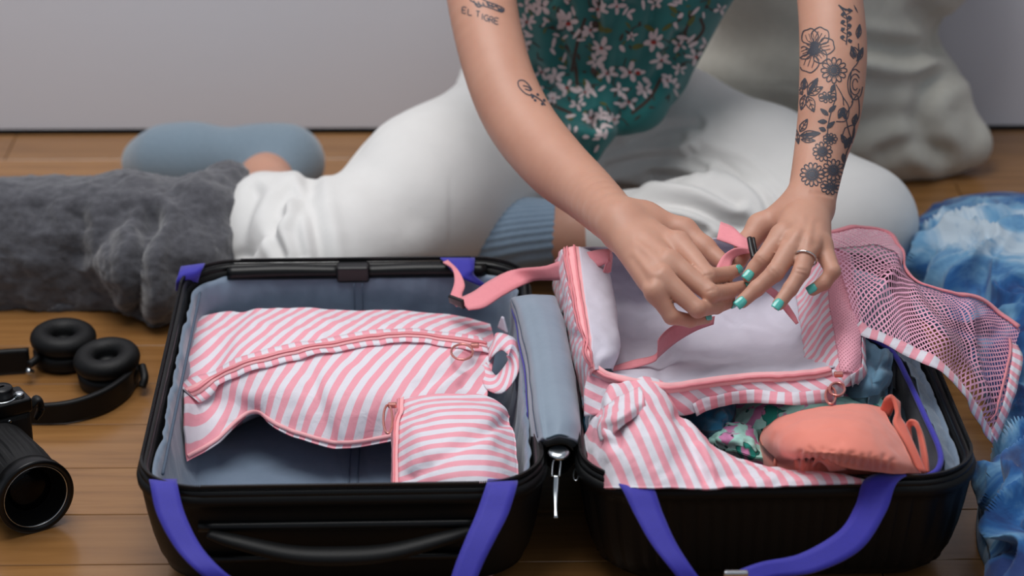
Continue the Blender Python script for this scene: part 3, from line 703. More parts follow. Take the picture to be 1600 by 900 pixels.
LID.strip('lid_binding', [(.99, .985), (.985, .8), (.985, .6), (.985, .4), (.98, .2)], .013, 'stripeE', cube, off=.0012, cross=3)
LID.strip('lid_piping', [(.0, .012), (.2, .012), (.4, .012), (.6, .012), (.8, .012), (.99, .012)], .006, 'pink_tape', cube, off=.0015, cross=2, solid=.002)
LID.strip('lid_piping', [(.96, .2), (.955, .5), (.95, .9)], .003, 'pink_tape', cube, off=.002, cross=2, solid=.001)
# pink tapes
ribbon('inner_tape', [(958, 572, .150), (990, 562, .148), (1024, 553, .152), (1030, 530, .170), (1052, 509, .172), (1085, 500, .178), (1116, 494, .190)],
       [(956, 579, .150), (990, 574, .148), (1022, 565, .148), (1030, 558, .150), (1056, 536, .155), (1086, 518, .165), (1114, 507, .182)], 'pink_tape', cube, n=60, solid=.001)
ribbon('lid_tape', [(1192, 452, .20), (1212, 468, .175), (1232, 492, .155), (1244, 506, .150)], [(1202, 446, .20), (1220, 460, .175), (1240, 488, .155), (1248, 504, .150)], 'pink_tape', cube, n=24, solid=.001)
ribbon('side_tape', [(878, 390, .207), (905, 384, .212), (935, 388, .208), (957, 392, .205)], [(884, 436, .196), (912, 425, .205), (940, 410, .206), (950, 418, .190)], 'pink_light', cube, n=30) if False else None
cs = thing('compression_strap', G(820, 440, .13), 'salmon pink webbing strap reaching from packing cube across into left suitcase half', 'strap')
ribbon('webbing', [(716, 466, .130), (740, 455, .134), (765, 438, .138), (800, 422, .146), (850, 416, .165), (900, 398, .195), (945, 389, .212), (957, 396, .206), (955, 425, .192)],
       [(732, 483, .128), (758, 478, .130), (790, 458, .134), (830, 440, .140), (880, 437, .160), (920, 422, .190), (952, 408, .208), (948, 414, .204), (943, 430, .192)], 'pink_tape', cs, n=80)
ribbon('webbing', [(692, 409, .133), (706, 418, .138), (710, 440, .134), (703, 466, .126), (712, 478, .122)], [(700, 406, .133), (716, 422, .138), (726, 444, .134), (722, 462, .128), (735, 476, .126)], 'pink_tape', cs, n=40)
ribbon('slide_buckle', [(700, 463, .134), (722, 470, .134)], [(702, 473, .124), (724, 483, .124)], 'black_plastic', cs, n=8, solid=.003)
# front striped pouch
p3 = thing('striped_garment_bag', G(1040, 700, .06), 'rumpled pink and white striped fabric bag at the front left of right suitcase half', 'bag')
S3 = Surf([[(922, 645, .125), (945, 620, .150), (975, 597, .168), (1005, 588, .172), (1034, 598, .165), (1055, 630, .150), (1085, 668, .138), (1130, 706, .130), (1190, 724, .126), (1270, 735, .124), (1352, 746, .120)],
           [(916, 672, .120), (945, 655, .156), (980, 640, .172), (1015, 636, .174), (1048, 644, .164), (1078, 672, .150), (1115, 700, .140), (1160, 724, .138), (1210, 736, .137), (1275, 742, .134), (1352, 747, .129)],
           [(918, 710, .116), (948, 700, .148), (985, 692, .160), (1025, 690, .162), (1062, 695, .154), (1095, 712, .146), (1135, 728, .141), (1175, 740, .139), (1220, 747, .137), (1280, 750, .134), (1352, 751, .129)],
           [(928, 762, .106), (955, 762, .126), (995, 762, .132), (1035, 762, .134), (1070, 762, .134), (1105, 762, .136), (1145, 761, .135), (1185, 760, .134), (1230, 759, .133), (1285, 757, .131), (1352, 755, .127)]], nu=120, nv=60, wr=.003, wscale=24, seed=14, skirt=.06, inset=.01, hug=EXR, uvm='xyz')
S3.crease([([(940, 640), (985, 660), (960, 690)], .004, .008), ([(1100, 745), (1085, 700), (1060, 650)], .006, .006), ([(1115, 745), (1098, 700), (1070, 655)], -.004, .005), ([(1105, 748), (1150, 738), (1200, 735)], .004, .006), ([(960, 610), (945, 650), (950, 680)], -.006, .006), ([(990, 600), (965, 640), (960, 690)], .005, .006)])
S3.build('bag_body', 'stripeC', p3)
S3k = Surf([[(938, 650, .160), (952, 630, .168), (975, 615, .176), (1000, 606, .176)], [(933, 668, .152), (955, 655, .172), (985, 638, .180), (1008, 622, .178)], [(938, 690, .145), (962, 674, .163), (990, 652, .172), (1012, 640, .172)]], nu=30, nv=20, wr=.003, wscale=40)
S3k.build('folded_corner', 'stripeC', p3)
# coral garment
cg = thing('coral_garment', G(1310, 690, .06), 'coral orange folded garment with gathered edge and strap in right suitcase half', 'clothing')
S4 = Surf([[(1192, 668, .118), (1215, 652, .135), (1250, 641, .148), (1300, 633, .156), (1345, 630, .156), (1378, 636, .145)],
           [(1187, 684, .114), (1215, 670, .148), (1255, 662, .168), (1305, 657, .176), (1355, 657, .172), (1395, 664, .150)],
           [(1195, 700, .114), (1222, 692, .150), (1262, 686, .172), (1315, 684, .180), (1368, 686, .172), (1412, 695, .145)],
           [(1208, 714, .116), (1235, 711, .146), (1270, 710, .166), (1325, 714, .170), (1380, 718, .162), (1424, 722, .138)],
           [(1214, 721, .112), (1245, 720, .130), (1280, 718, .146), (1330, 734, .142), (1385, 739, .140), (1436, 738, .126)]], nu=90, nv=60, wr=.0015, wscale=20, seed=20, skirt=.09, inset=.006, hug=EXR)
gl = []
for i in range(14):
    x = 1248+i*11; yb_ = 716+max(0, (x-1285))*.13; gl.append(([(x, yb_+4), (x+2+3*math.sin(i*2.1), yb_-10-6*abs(math.sin(i*1.7)))], .0022, .0026))
S4.crease(gl+[([(1290, 700), (1310, 690)], .002, .006), ([(1240, 655), (1210, 680)], .0015, .006)])
S4.build('garment_body', 'coral', cg)
ribbon('strap', [(1378, 640, .145), (1382, 622, .160), (1395, 617, .165), (1404, 640, .156), (1398, 660, .15), (1415, 690, .142), (1436, 735, .125)], [(1392, 650, .142), (1400, 632, .154), (1407, 628, .158), (1408, 650, .15), (1416, 664, .146), (1430, 696, .138), (1448, 738, .122)], 'coral_dark', cg, n=50, solid=.004)
ribbon('strap', [(1414, 668, .142), (1418, 658, .152), (1432, 659, .155), (1440, 680, .146), (1446, 712, .134), (1449, 738, .122)], [(1422, 690, .134), (1424, 668, .146), (1430, 668, .150), (1434, 684, .142), (1438, 712, .130), (1441, 736, .120)], 'coral_dark', cg, n=40, solid=.003)
ribbon('tie', [(1275, 712, .150), (1290, 708, .156), (1310, 720, .150), (1322, 734, .136)], [(1270, 730, .132), (1280, 722, .140), (1290, 728, .138), (1296, 738, .13)], 'coral', cg, n=24, solid=.002)
# other clothes
def garment(name, rows, mat, label, seed, wr=.004, wscale=24, skirt=.03, creases=None, nu=60, nv=40):
    s = Surf(rows, nu=nu, nv=nv, wr=wr, wscale=wscale, seed=seed, skirt=skirt, inset=.005, hug=EXR)
    if creases: s.crease(creases)
    return tag(s.build(name, mat), label, 'clothing')
garment('folded_shirt', [[(1070, 640, .110), (1100, 632, .122), (1130, 626, .126), (1150, 630, .118)], [(1072, 655, .108), (1102, 650, .126), (1132, 646, .13), (1148, 655, .12)], [(1085, 672, .104), (1105, 672, .118), (1128, 670, .12), (1140, 674, .112)]], 'teal', 'petrol blue rumpled garment peeking out beneath packing cube', 31, creases=[([(1110, 650), (1135, 660)], .004, .005)])
garment('printed_dress', [[(1145, 618, .112), (1200, 618, .120), (1260, 612, .124), (1330, 616, .122), (1392, 620, .112)], [(1140, 650, .110), (1195, 640, .124), (1250, 634, .13), (1325, 632, .128), (1388, 636, .114)], [(1150, 672, .106), (1195, 668, .118), (1240, 660, .12), (1310, 655, .12), (1380, 650, .108)]], 'mint', 'mint green tropical print garment between packing cube and coral garment', 33, nu=80)
garment('printed_scarf', [[(1095, 672, .104), (1125, 664, .116), (1155, 660, .118), (1180, 676, .11)], [(1092, 690, .100), (1125, 684, .118), (1160, 684, .12), (1190, 694, .108)], [(1110, 702, .098), (1135, 702, .108), (1165, 708, .11), (1196, 716, .102)]], 'mint', 'crumpled printed cloth end left of coral garment', 37, wscale=45)
garment('slate_garment', [[(1060, 590, .085), (1200, 590, .085), (1400, 590, .085)], [(1080, 680, .085), (1220, 680, .085), (1420, 680, .085)], [(1120, 735, .085), (1280, 740, .085), (1430, 740, .085)]], 'slate', 'dark slate cloth lying below the other clothes in right suitcase half', 39)
garment('pale_blue_shirt', [[(1345, 525, .130), (1362, 534, .142), (1385, 542, .142), (1396, 552, .125)], [(1335, 570, .132), (1358, 566, .150), (1385, 566, .150), (1398, 576, .126)], [(1325, 602, .128), (1350, 598, .144), (1378, 596, .142), (1392, 600, .12)], [(1318, 622, .118), (1345, 622, .13), (1368, 618, .128), (1382, 612, .114)]], 'paleblue', 'pale blue bunched garment beside right wall of packing cube', 41, wr=.003, wscale=18, creases=[([(1375, 545), (1362, 575), (1372, 600)], .006, .005), ([(1360, 560), (1390, 572)], .005, .005)])
garment('teal_sleeve', [[(896, 600, .095), (905, 598, .10), (915, 605, .10)], [(900, 640, .09), (910, 640, .10), (920, 640, .095)], [(905, 680, .09), (912, 680, .095), (920, 680, .09)]], 'teal', 'strip of petrol blue fabric between divider pouch and packing cube', 43, nu=20, nv=20, wr=.003)

# ================================================================== PERSON
person = thing('person', (.12, 2.95, 0), 'person kneeling on the floor in floral shirt and off-white trousers reaching into the suitcase', 'person')
HA = dict(W=(968, 350, .262), I=[(1060, 381, .262, .0128), (1106, 432, .250, .0098), (1134, 429, .240, .0083), (1150, 423, .236, .0072)],
          Mi=[(1047, 409, .260, .0115), (1111, 459, .240, .0097), (1139, 455, .230, .0084), (1158, 449, .226, .0074)],
          R=[(1035, 434, .254, .0112), (1090, 483, .232, .0092), (1119, 479, .222, .0080), (1140, 472, .217, .0070)],
          Pk=[(1024, 455, .245, .0100), (1049, 495, .222, .0082), (1078, 501, .213, .0072), (1104, 497, .207, .0063)],
          T=[(1005, 345, .258, .017), (1068, 362, .252, .0135), (1100, 388, .243, .0112), (1128, 410, .236, .0088)])
HB = dict(W=(1267, 316, .272), I=[(1222, 368, .268, .0118), (1192, 406, .252, .0098), (1180, 419, .244, .0086), (1170, 431, .238, .0074)],
          Mi=[(1243, 378, .268, .0118), (1211, 426, .250, .0098), (1182, 451, .236, .0085), (1160, 471, .226, .0074)],
          R=[(1264, 384, .266, .0112), (1252, 424, .252, .0092), (1235, 451, .240, .0081), (1217, 475, .230, .0071)],
          Pk=[(1284, 384, .260, .0105), (1301, 424, .248, .0084), (1288, 442, .238, .0075), (1270, 453, .231, .0066)],
          T=[(1240, 335, .262, .018), (1188, 354, .252, .0130), (1166, 382, .240, .0108), (1154, 407, .233, .0088)])
def hand(H, dorsal):
    fs = []; W = G(*H['W']); palm = []
    kn = []
    for key in ('I', 'Mi', 'R', 'Pk'):
        J = [(G(*j[:3]), j[3]) for j in H[key]]; kn.append(J[0][0])
        dn = np.array(dorsal)*-.003
        fs.append(group([(J[i][0], J[i+1][0], J[i][1]*(1.0 if i == 0 else .90), J[i+1][1]*.90) for i in range(3)], .003))
        st = W*.82+J[0][0]*.18
        palm.append((st+dn, J[0][0]+dn*.8, .0150, J[0][1]*.96))
    palm.append((W*.5+kn[1]*.5+np.array(dorsal)*-.008, W*.15+kn[2]*.85+np.array(dorsal)*-.006, .016, .0125))
    T = [(G(*j[:3]), j[3]) for j in H['T']]
    th = group([(T[i][0], T[i+1][0], T[i][1], T[i+1][1]) for i in range(3)], .006)
    palm.append((W*.6+T[0][0]*.4, T[0][0], .018, .0165)); palm.append((T[0][0], W*.4+kn[0]*.6+np.array(dorsal)*-.006, .014, .012))
    pf = group(palm, .014)
    def f(P):
        lo = W-.22; hi = W+.22
        out = np.full(len(P), 1.0); m_ = ((P > lo) & (P < hi)).all(1)
        if m_.any():
            Q = P[m_]; d = fs[0](Q)
            for g in fs[1:]: d = np.minimum(d, g(Q))
            p = pf(Q); d = smin(d, p, .006); t = th(Q)
            d = np.where(True, np.minimum(d, t), d); d = np.minimum(d, smin(p, t, .012)); out[m_] = d
        return out
    return f, W
hA, WA = hand(HA, (.1, -.35, .9)); hB, WB = hand(HB, (-.1, -.4, .9))
EA = V(783, 186, 2.535); SA = np.array([-.035, 2.86, .60]); MA = V(752, 20, 2.63)
EB = V(1293, -55, 2.50); SB = np.array([.30, 2.86, .60])
uA = (WA-EA)/np.linalg.norm(WA-EA)
def chain(c): return [(c[i][0], c[i+1][0], c[i][1], c[i+1][1]) for i in range(len(c)-1)]
def dense(c, n=18):
    P_ = crom(np.array([a for a, r in c]), n); R_ = crom(np.array([[r] for a, r in c]), n)[:, 0]; return chain([(P_[i], R_[i]) for i in range(n)])
armA = group(dense([(WA, .0235), (V(918, 302, 2.395), .0292), (V(866, 256, 2.465), .0345), (V(812, 188, 2.54), .0368), (V(777, 108, 2.60), .0368), (V(752, -5, 2.68), .0385), (V(745, -120, 2.76), .042), (SA, .052)], 44), .003, .08)
armB = group(dense([(WB, .0235), (V(1281, 245, 2.365), .0262), (V(1296, 175, 2.40), .0315), (V(1302, 85, 2.445), .0342), (V(1297, 0, 2.49), .0335), (V(1285, -90, 2.54), .035), (SB*.5+V(1285, -90, 2.54)*.5, .037), (SB, .05)], 44), .003, .08)
torso = group([((.125, 2.95, .16), (.13, 2.88, .40), .085, .095, ((0, 1, 0), 1.4)), ((.13, 2.88, .40), (.13, 2.88, .58), .095, .10, ((0, 1, 0), 1.4)), (SA, SB, .06, .06)], .06, .1)
HIPA = np.array([.045, 2.93, .125]); KNA = V(495, 425, 2.60); ANA = G(414, 288, .050)
HIPB = np.array([.205, 2.95, .100]); KNB = G(1335, 352, .085); ANB = G(895, 368, .07)
legs = group([(HIPA, KNA, .07, .048), (KNA, KNA*.4+ANA*.6, .05, .045), (KNA*.4+ANA*.6, ANA, .045, .032), (HIPB, KNB, .07, .045), (KNB, KNB*.5+ANB*.5, .048, .046), (KNB*.5+ANB*.5, ANB, .046, .037), (ANB, G(800, 372, .05), .036, .03), (ANA, G(425, 262, .048), .029, .027), (G(425, 262, .048), G(300, 254, .045), .027, .026)], .03, .1)
arms_f = lambda P, a_=blend([armA, hA], .014), b_=blend([armB, hB], .014): np.minimum(a_(P), b_(P))
body_f = blend([arms_f, torso, legs], .02)
bv, bf = nets(body_f, (-.42, 2.1, .0), (.55, 3.12, .68), .0019)
# relief on the hands: creases between tendons, knuckle folds
bv = carve(bv, bf, [([(1030, 392), (1000, 372)], .0009, .004), ([(1025, 418), (1000, 395)], .0009, .004), ([(1012, 440), (990, 405)], .0008, .004),
     ([(1226, 372), (1248, 345)], .0009, .004), ([(1252, 376), (1262, 345)], .0010, .004), ([(1272, 380), (1274, 350)], .0009, .004),
     
     ([(1098, 424), (1112, 444)], -.0006, .004), ([(1186, 402), (1200, 412)], .0006, .0012), ([(1190, 399), (1203, 409)], .0005, .0012), ([(1205, 420), (1217, 430)], .0006, .0012), ([(1209, 417), (1221, 427)], .0005, .0012),
     ([(1246, 420), (1260, 423)], .0006, .0012), ([(1245, 426), (1258, 430)], .0005, .0012), ([(1100, 432), (1113, 428)], .0005, .0012), ([(1104, 456), (1116, 452)], .0005, .0012),
     ([(1268, 300), (1300, 306)], .0006, .002)], .001, .004)
body = mk('body', bv, bf, 'skin', person)
bvh_body = BVHTree.FromPolygons([tuple(p) for p in bv], [tuple(int(i) for i in q) for q in bf])
def hit(bvh, px, py, off):
    d = Vector(ray(px, py)); d.normalize(); loc, n, i, dist = bvh.ray_cast(Vector(CAM), d)
    if loc is None: return None
    if n.dot(d) > 0: n = -n
    if -n.dot(d) < .10: return None
    if bvh is bvh_body and (loc.y > 2.76 or (px > 1150 and loc.y > 2.6)): return None
    return np.array(loc+n*off)
class Decal:
    def __init__(s, bvh, off): s.b = bvh; s.off = off; s.V = []; s.F = []
    def line(s, pts, w_, smooth_=True, taper=False):
        p = np.array(pts, float)
        if smooth_ and len(p) > 2: p = crom(p, (len(p)-1)*5+1)
        else:
            n = max(2, int(np.linalg.norm(np.diff(p, axis=0), axis=1).sum()/5)+1); p = crom(p, (len(p)-1)*max(2, n//max(1, len(p)-1)+1)+1) if len(p) > 1 else p
        T = np.gradient(p, axis=0); T /= np.linalg.norm(T, axis=1, keepdims=True)+1e-9; N_ = np.stack([-T[:, 1], T[:, 0]], 1)
        prev = None
        for i in range(len(p)):
            ww = w_*(1-.7*abs(i/(len(p)-1)*2-1)) if taper else w_
            a = hit(s.b, *(p[i]+N_[i]*ww/2), s.off); c = hit(s.b, *(p[i]-N_[i]*ww/2), s.off)
            if a is None or c is None or (prev is not None and np.linalg.norm(a-prev[2]) > .02): prev = None; continue
            k = len(s.V); s.V += [a, c]
            if prev is not None: s.F.append((prev[0], prev[1], k+1, k))
            prev = (k, k+1, a)
    def blob(s, c, rx, ry, ang, n=10, jag=0, rnd=None, pw=2.0):
        ca, sa = math.cos(ang), math.sin(ang); k = len(s.V); m_ = hit(s.b, c[0], c[1], s.off)
        if m_ is None: return
        V_ = [m_]
        for ringk in (.5, 1):
            for j in range(n):
                t = 2*math.pi*j/n; r = ringk*(1+(rnd.uniform(-jag, jag) if rnd and ringk == 1 else 0))
                ct, st = math.cos(t), math.sin(t); x = rx*r*math.copysign(abs(ct)**(2/pw), ct); y = ry*r*math.copysign(abs(st)**(2/pw), st)
                h_ = hit(s.b, c[0]+x*ca-y*sa, c[1]+x*sa+y*ca, s.off)
                if h_ is None or np.linalg.norm(h_-m_) > .03: return
                V_.append(h_)
        s.V += V_
        for j in range(n):
            j2 = (j+1) % n; s.F.append((k, k+1+j, k+1+j2)); s.F.append((k+1+j, k+1+n+j, k+1+n+j2, k+1+j2))
    def build(s, name, mat, parent, **kw):
        return mk(name, s.V, s.F, mat, parent, **kw)
# fingernails: small curved plates seated on the finger ends
def nail(H, key, px, py, ln, wd):
    J = [np.array(G(*j[:3])) for j in H[key]]; r = H[key][3][3]; d = J[3]-J[2]; d /= np.linalg.norm(d)
    h_ = hit(bvh_body, px, py, 0)
    if h_ is None: h_ = G(px, py, H[key][3][2])
    ax = J[3]+d*max(-.004, min(.004, (h_-J[3])@d)); n = h_-ax; n -= d*(n@d); n /= np.linalg.norm(n)+1e-9; t = np.cross(d, n)
    V_, F = [], []; nu_, nv_ = 9, 9; rr = r*.93
    for i in range(nu_):
        for j in range(nv_):
            u = (i/(nu_-1)-.5)*2; v_ = (j/(nv_-1)-.5)*2
            ww = wd*(1-.25*max(0, -u)**3)*math.sqrt(max(0, 1-.22*abs(u)**6))
            a = v_*ww/rr; base = ax+d*(u*ln)
            rad = rr*(1.03-.05*u*u-.03*v_*v_)+.0003
            V_.append(base+n*math.cos(a)*rad+t*math.sin(a)*rad)
    F = [(i*nv_+j, i*nv_+j+1, (i+1)*nv_+j+1, (i+1)*nv_+j) for i in range(nu_-1) for j in range(nv_-1)]
    mk('fingernail', V_, F, 'nail', person, solid=-.0006)
nail(HB, 'I', 1169, 430, .0052, .0048); nail(HB, 'Mi', 1157, 473, .0055, .0048); nail(HB, 'R', 1214, 478, .0056, .0046); nail(HB, 'Pk', 1268, 451, .0048, .0042)
nail(HB, 'T', 1146, 411, .0055, .0052); nail(HA, 'I', 1156, 420, .005, .0046); nail(HA, 'Pk', 1106, 494, .0046, .0040)
nail(HA, 'Mi', 1168, 446, .005, .0046); nail(HA, 'R', 1148, 476, .005, .0046)
# silver ring on ring finger
ra, rb = G(*HB['R'][0][:3]), G(*HB['R'][1][:3]); rc = ra+(rb-ra)*.52; rx_ = (rb-ra)/np.linalg.norm(rb-ra)
ua = np.cross(rx_, (0, 0, 1)); ua /= np.linalg.norm(ua); ub = np.cross(rx_, ua)
tube('ring', [rc+.0112*(ua*math.cos(a)+ub*math.sin(a)) for a in np.linspace(0, 2*math.pi, 17)[:-1]], .0011, 'silver', person, n=60, k=8, closed=True, up=tuple(rx_))
# tattoos
tt = Decal(bvh_body, .0004); rnd = random.Random(5)
def daisy(cx_, cy_, r, n=10, w_=1.6, sq=1.0, rot_=0):
    for i in range(n):
        a = 2*math.pi*i/n+rot_; u = np.array([math.cos(a), math.sin(a)*sq]); p = np.array([-u[1], u[0]])
        c = np.array([cx_, cy_]); wd = r*math.pi/n*.72
        tt.line([c+u*r*.3, c+u*r*.6+p*wd*.9, c+u*r*.92+p*wd*.7, c+u*r, c+u*r*.92-p*wd*.7, c+u*r*.6-p*wd*.9, c+u*r*.3], w_)
    tt.blob((cx_, cy_), r*.27, r*.27*sq, 0, 10); 
    for i in range(n): a = 2*math.pi*(i)/n+rot_; tt.line([(cx_+r*.2*math.cos(a), cy_+r*.2*math.sin(a)*sq), (cx_+r*.62*math.cos(a), cy_+r*.62*math.sin(a)*sq)], w_*.7)
def leaf(x0, y0, x1, y1, wd, veins=3, w_=1.5, fill=False):
    a, b_ = np.array([x0, y0], float), np.array([x1, y1], float); d = b_-a; p = np.array([-d[1], d[0]])/np.linalg.norm(d)*wd
    for s in (1, -1):
        tt.line([a, a+d*.3+p*s*.9, a+d*.6+p*s*.85, b_], w_)
        for i in range(veins): t = .2+.55*i/max(1, veins-1); tt.line([a+d*t, a+d*(t+.16)+p*s*.7*(1-t*.5)], w_*.7)
    tt.line([a, b_], w_*.8)
    if fill: tt.blob((a+b_)/2, np.linalg.norm(d)*.42, wd*.55, math.atan2(d[1], d[0]), 10)
daisy(1303, 110, 20, 12, 1.7); daisy(1285, 237, 15, 11, 1.6); daisy(1269, 273, 18.5, 13, 1.7, rot_=.2); daisy(1302, 266, 17, 12, 1.6); daisy(1297, 217, 11, 9, 1.4, .8)
daisy(1298, 292, 16, 10, 1.5, .75, .1); daisy(1293, 152, 14, 8, 1.5, .6, .3)
# large peony
for a, r1_, r2_ in ((-1.9, 30, 13), (-1.1, 33, 14), (-.2, 30, 13), (.9, 24, 11), (1.9, 36, 15), (2.7, 24, 10)):
    c = np.array([1272, 76]); u = np.array([math.cos(a), math.sin(a)]); p = np.array([-u[1], u[0]])
    tt.line([c+u*6, c+u*r1_*.55+p*r2_, c+u*r1_+p*r2_*.6, c+u*r1_*1.04, c+u*r1_-p*r2_*.6, c+u*r1_*.55-p*r2_, c+u*6], 1.7)
    for q in (-.4, 0, .4): tt.line([c+u*9, c+u*r1_*.5+p*r2_*q, c+u*r1_*.82+p*r2_*q*1.1], 1.0)
tt.blob((1272, 76), 8, 10, .3, 12, .2, rnd)
for i in range(12): a = i*.52; tt.line([(1272+6*math.cos(a), 76+7*math.sin(a)), (1272+13*math.cos(a), 76+14*math.sin(a))], 1.3)
# leaves
for q in ((1262, 148, 1278, 122, 6), (1262, 148, 1286, 136, 6), (1262, 150, 1272, 175, 7), (1258, 148, 1252, 172, 5), (1256, 140, 1258, 122, 5), (1254, 148, 1246, 134, 4)): leaf(*q, fill=(q[3] in (122, 134)))
for q in ((1250, 212, 1282, 208, 6), (1250, 206, 1262, 186, 5), (1252, 218, 1274, 220, 4), (1248, 225, 1244, 200, 3)): leaf(*q, fill=(q[3] == 208))
# sprig at top
tt.line([(1312, 10), (1322, 25), (1324, 45), (1322, 70)], 1.8)
for i in range(9):
    y0 = 14+i*6; tt.blob((1322+(-1)**i*(5+i*.1), y0+2), 4.2-.1*i, 3, .6*(-1)**i, 8, .2, rnd); tt.line([(1322, y0+3), (1322+(-1)**(i+1)*7, y0-1)], 1.2)
tt.line([(1310, 8), (1319, 14), (1332, 17)], 2.2); tt.line([(1334, 8), (1340, 20)], 2.2, taper=True)
# stems, buds, rose on the outer edge
tt.line([(1303, 130), (1306, 150), (1300, 170), (1294, 195), (1292, 225)], 1.6); tt.line([(1306, 132), (1316, 150), (1318, 165)], 1.4)
for q in ((1294, 180, 1282, 170, 3), (1292, 190, 1278, 190, 3), (1295, 175, 1306, 165, 3), (1290, 204, 1280, 200, 3), (1292, 200, 1304, 190, 3), (1318, 168, 1310, 185, 5), (1318, 168, 1320, 186, 4), (1304, 132, 1298, 145, 3), (1340, 60, 1343, 38, 4), (1336, 90, 1330, 72, 4), (1340, 95, 1348, 74, 4), (1333, 195, 1338, 178, 4), (1322, 225, 1314, 210, 4), (1320, 232, 1328, 214, 4), (1317, 240, 1319, 255, 3)): leaf(*q, veins=2, fill=True)
for r_ in (7, 13, 19):
    tt.line([(1336+r_*.62*math.cos(a+r_), 132+r_*1.25*math.sin(a+r_)) for a in np.linspace(0, 5.2, 9)], 1.6)
tt.line([(1341, 68), (1341, 95), (1330, 112), (1328, 140), (1332, 160), (1322, 180), (1326, 205), (1330, 220), (1322, 240), (1318, 262)], 1.6)
tt.line([(1330, 160), (1340, 150), (1342, 180), (1334, 200), (1330, 230)], 1.5); tt.line([(1320, 200), (1334, 196), (1333, 215), (1322, 226), (1316, 214), (1320, 200)], 1.6)
tt.line([(1316, 150), (1326, 168), (1322, 188), (1306, 190)], 1.5); tt.line([(1334, 92), (1328, 84), (1334, 74), (1342, 82), (1338, 96)], 1.5)
tt.build('tattoo', 'ink', person); bpy.data.objects['tattoo']['kind'] = 'stuff'; bpy.data.objects['tattoo']['label'] = 'dark floral line tattoo down the forearm'
tt = Decal(bvh_body, .0004)
GL = {'E': [[(1, 0), (0, 0), (0, 1), (1, 1)], [(0, .5), (.8, .5)]], 'L': [[(0, 0), (0, 1), (1, 1)]], 'T': [[(0, 0), (1, 0)], [(.5, 0), (.5, 1)]], 'I': [[(.5, 0), (.5, 1)]],
      'G': [[(1, .1), (.5, 0), (0, .3), (0, .7), (.5, 1), (1, .9), (1, .55), (.6, .55)]], 'R': [[(0, 1), (0, 0), (.8, .05), (.85, .45), (0, .5)], [(.4, .5), (1, 1)]]}
for ch_, x, y in (('E', 723, 11), ('L', 732, 14), ('T', 744, 17), ('I', 751, 21), ('G', 757, 23), ('R', 765, 26), ('E', 773, 28)):
    for st in GL[ch_]: tt.line([(x+px_*6+py_*-.5, y+py_*9+px_*1.2) for px_, py_ in st], 1.6, smooth_=False)
tt.line([(734, 0), (745, 6), (758, 10), (770, 14), (784, 19), (787, 14), (776, 8), (762, 3), (752, -2)], 1.8); tt.line([(742, 6), (748, 11), (754, 8)], 2.4); tt.line([(760, 4), (768, 10), (776, 10)], 2.0); tt.blob((782, 16), 5, 3, .3, 8)
for i in range(6): tt.line([(740+i*7, 1+i*1.5), (743+i*7, 6+i*1.5)], 2)
tt.line([(834, 150), (822, 147), (811, 136), (810, 127), (818, 126), (826, 133), (831, 141)], 1.8); tt.line([(817, 134), (825, 136), (829, 142), (820, 139)], 1.8); tt.line([(829, 147), (838, 152), (846, 158), (852, 165)], 2.0)
for q in ((832, 152), (836, 157), (840, 148), (847, 163), (850, 157)): tt.blob(q, 2.6, 2.0, .7, 8)
o = tt.build('tattoo', 'ink', person); o['kind'] = 'stuff'; o['label'] = 'small lettering and animal line tattoo on the other arm'

# trousers
TA1 = HIPA+np.array([0, 0, .01])
pants_f = group([(HIPA, HIPA*.5+KNA*.5, .108, .094), (HIPA*.5+KNA*.5, KNA, .094, .072), (KNA, G(428, 362, .075), .068, .058), (G(428, 362, .075), G(418, 328, .066), .058, .047),
                 ((.09, 3.00, .10), (.19, 3.00, .085), .10, .085), ((.02, 3.00, .16), (.10, 3.0, .15), .085, .075), ((.06, 2.93, .10), (.20, 2.92, .09), .085, .080), ((.12, 2.94, .14), (.205, 2.93, .135), .06, .045)], .05, .1)
pantsB_f = group([(HIPB, HIPB*.5+KNB*.5, .088, .086), (HIPB*.5+KNB*.5, KNB, .086, .070), (KNB, KNB*.45+ANB*.55, .066, .060), (KNB*.45+ANB*.55, ANB*.88+KNB*.12, .060, .050)], .03, .1)
pf_ = blend([pants_f, pantsB_f], .025)
def pants_field(P):
    d = pf_(P); 
    return np.maximum(d, .003-P[:, 2])
pv, pq = nets(pants_field, (-.48, 2.42, -.01), (.60, 3.2, .42), .0032)
pv = carve(pv, pq, [
    ([(482, 292), (488, 330), (496, 370), (502, 410)], .010, .010), ([(455, 300), (430, 330), (410, 360), (385, 400)], .009, .007), ([(440, 335), (425, 360), (440, 400)], .008, .006), ([(400, 300), (385, 340), (375, 400)], .006, .008),
    ([(470, 310), (462, 350), (470, 400)], .006, .007), ([(950, 262), (1000, 250), (1060, 246), (1100, 262)], .007, .006), ([(960, 300), (1020, 310), (1080, 320), (1130, 345), (1160, 352)], .012, .008),
    ([(1080, 238), (1140, 262), (1190, 300), (1208, 345)], .007, .005), ([(1095, 232), (1160, 258), (1210, 300), (1225, 340)], .004, .005), ([(980, 340), (1040, 345), (1100, 362)], .008, .007), ([(990, 215), (1040, 200), (1090, 195)], .006, .006),
    ([(1020, 275), (1090, 285), (1150, 315)], .006, .007), ([(700, 90), (720, 110), (745, 118)], .006, .006), ([(690, 60), (705, 90)], .006, .007), ([(880, 215), (905, 250), (915, 270)], .008, .008), ([(1000, 380), (1060, 390)], .006, .008),
    ([(560, 240), (600, 300), (640, 340)], .003, .02), ([(930, 240), (1000, 225), (1060, 215)], .005, .007)], .006, .008)
pants = mk('trousers', pv, pq, 'pants', person)
# turned hem seam lines
tube('trouser_seam', [V(483, 292, KNA[1]+.1)]*2, .0001, 'pants', person) if False else None
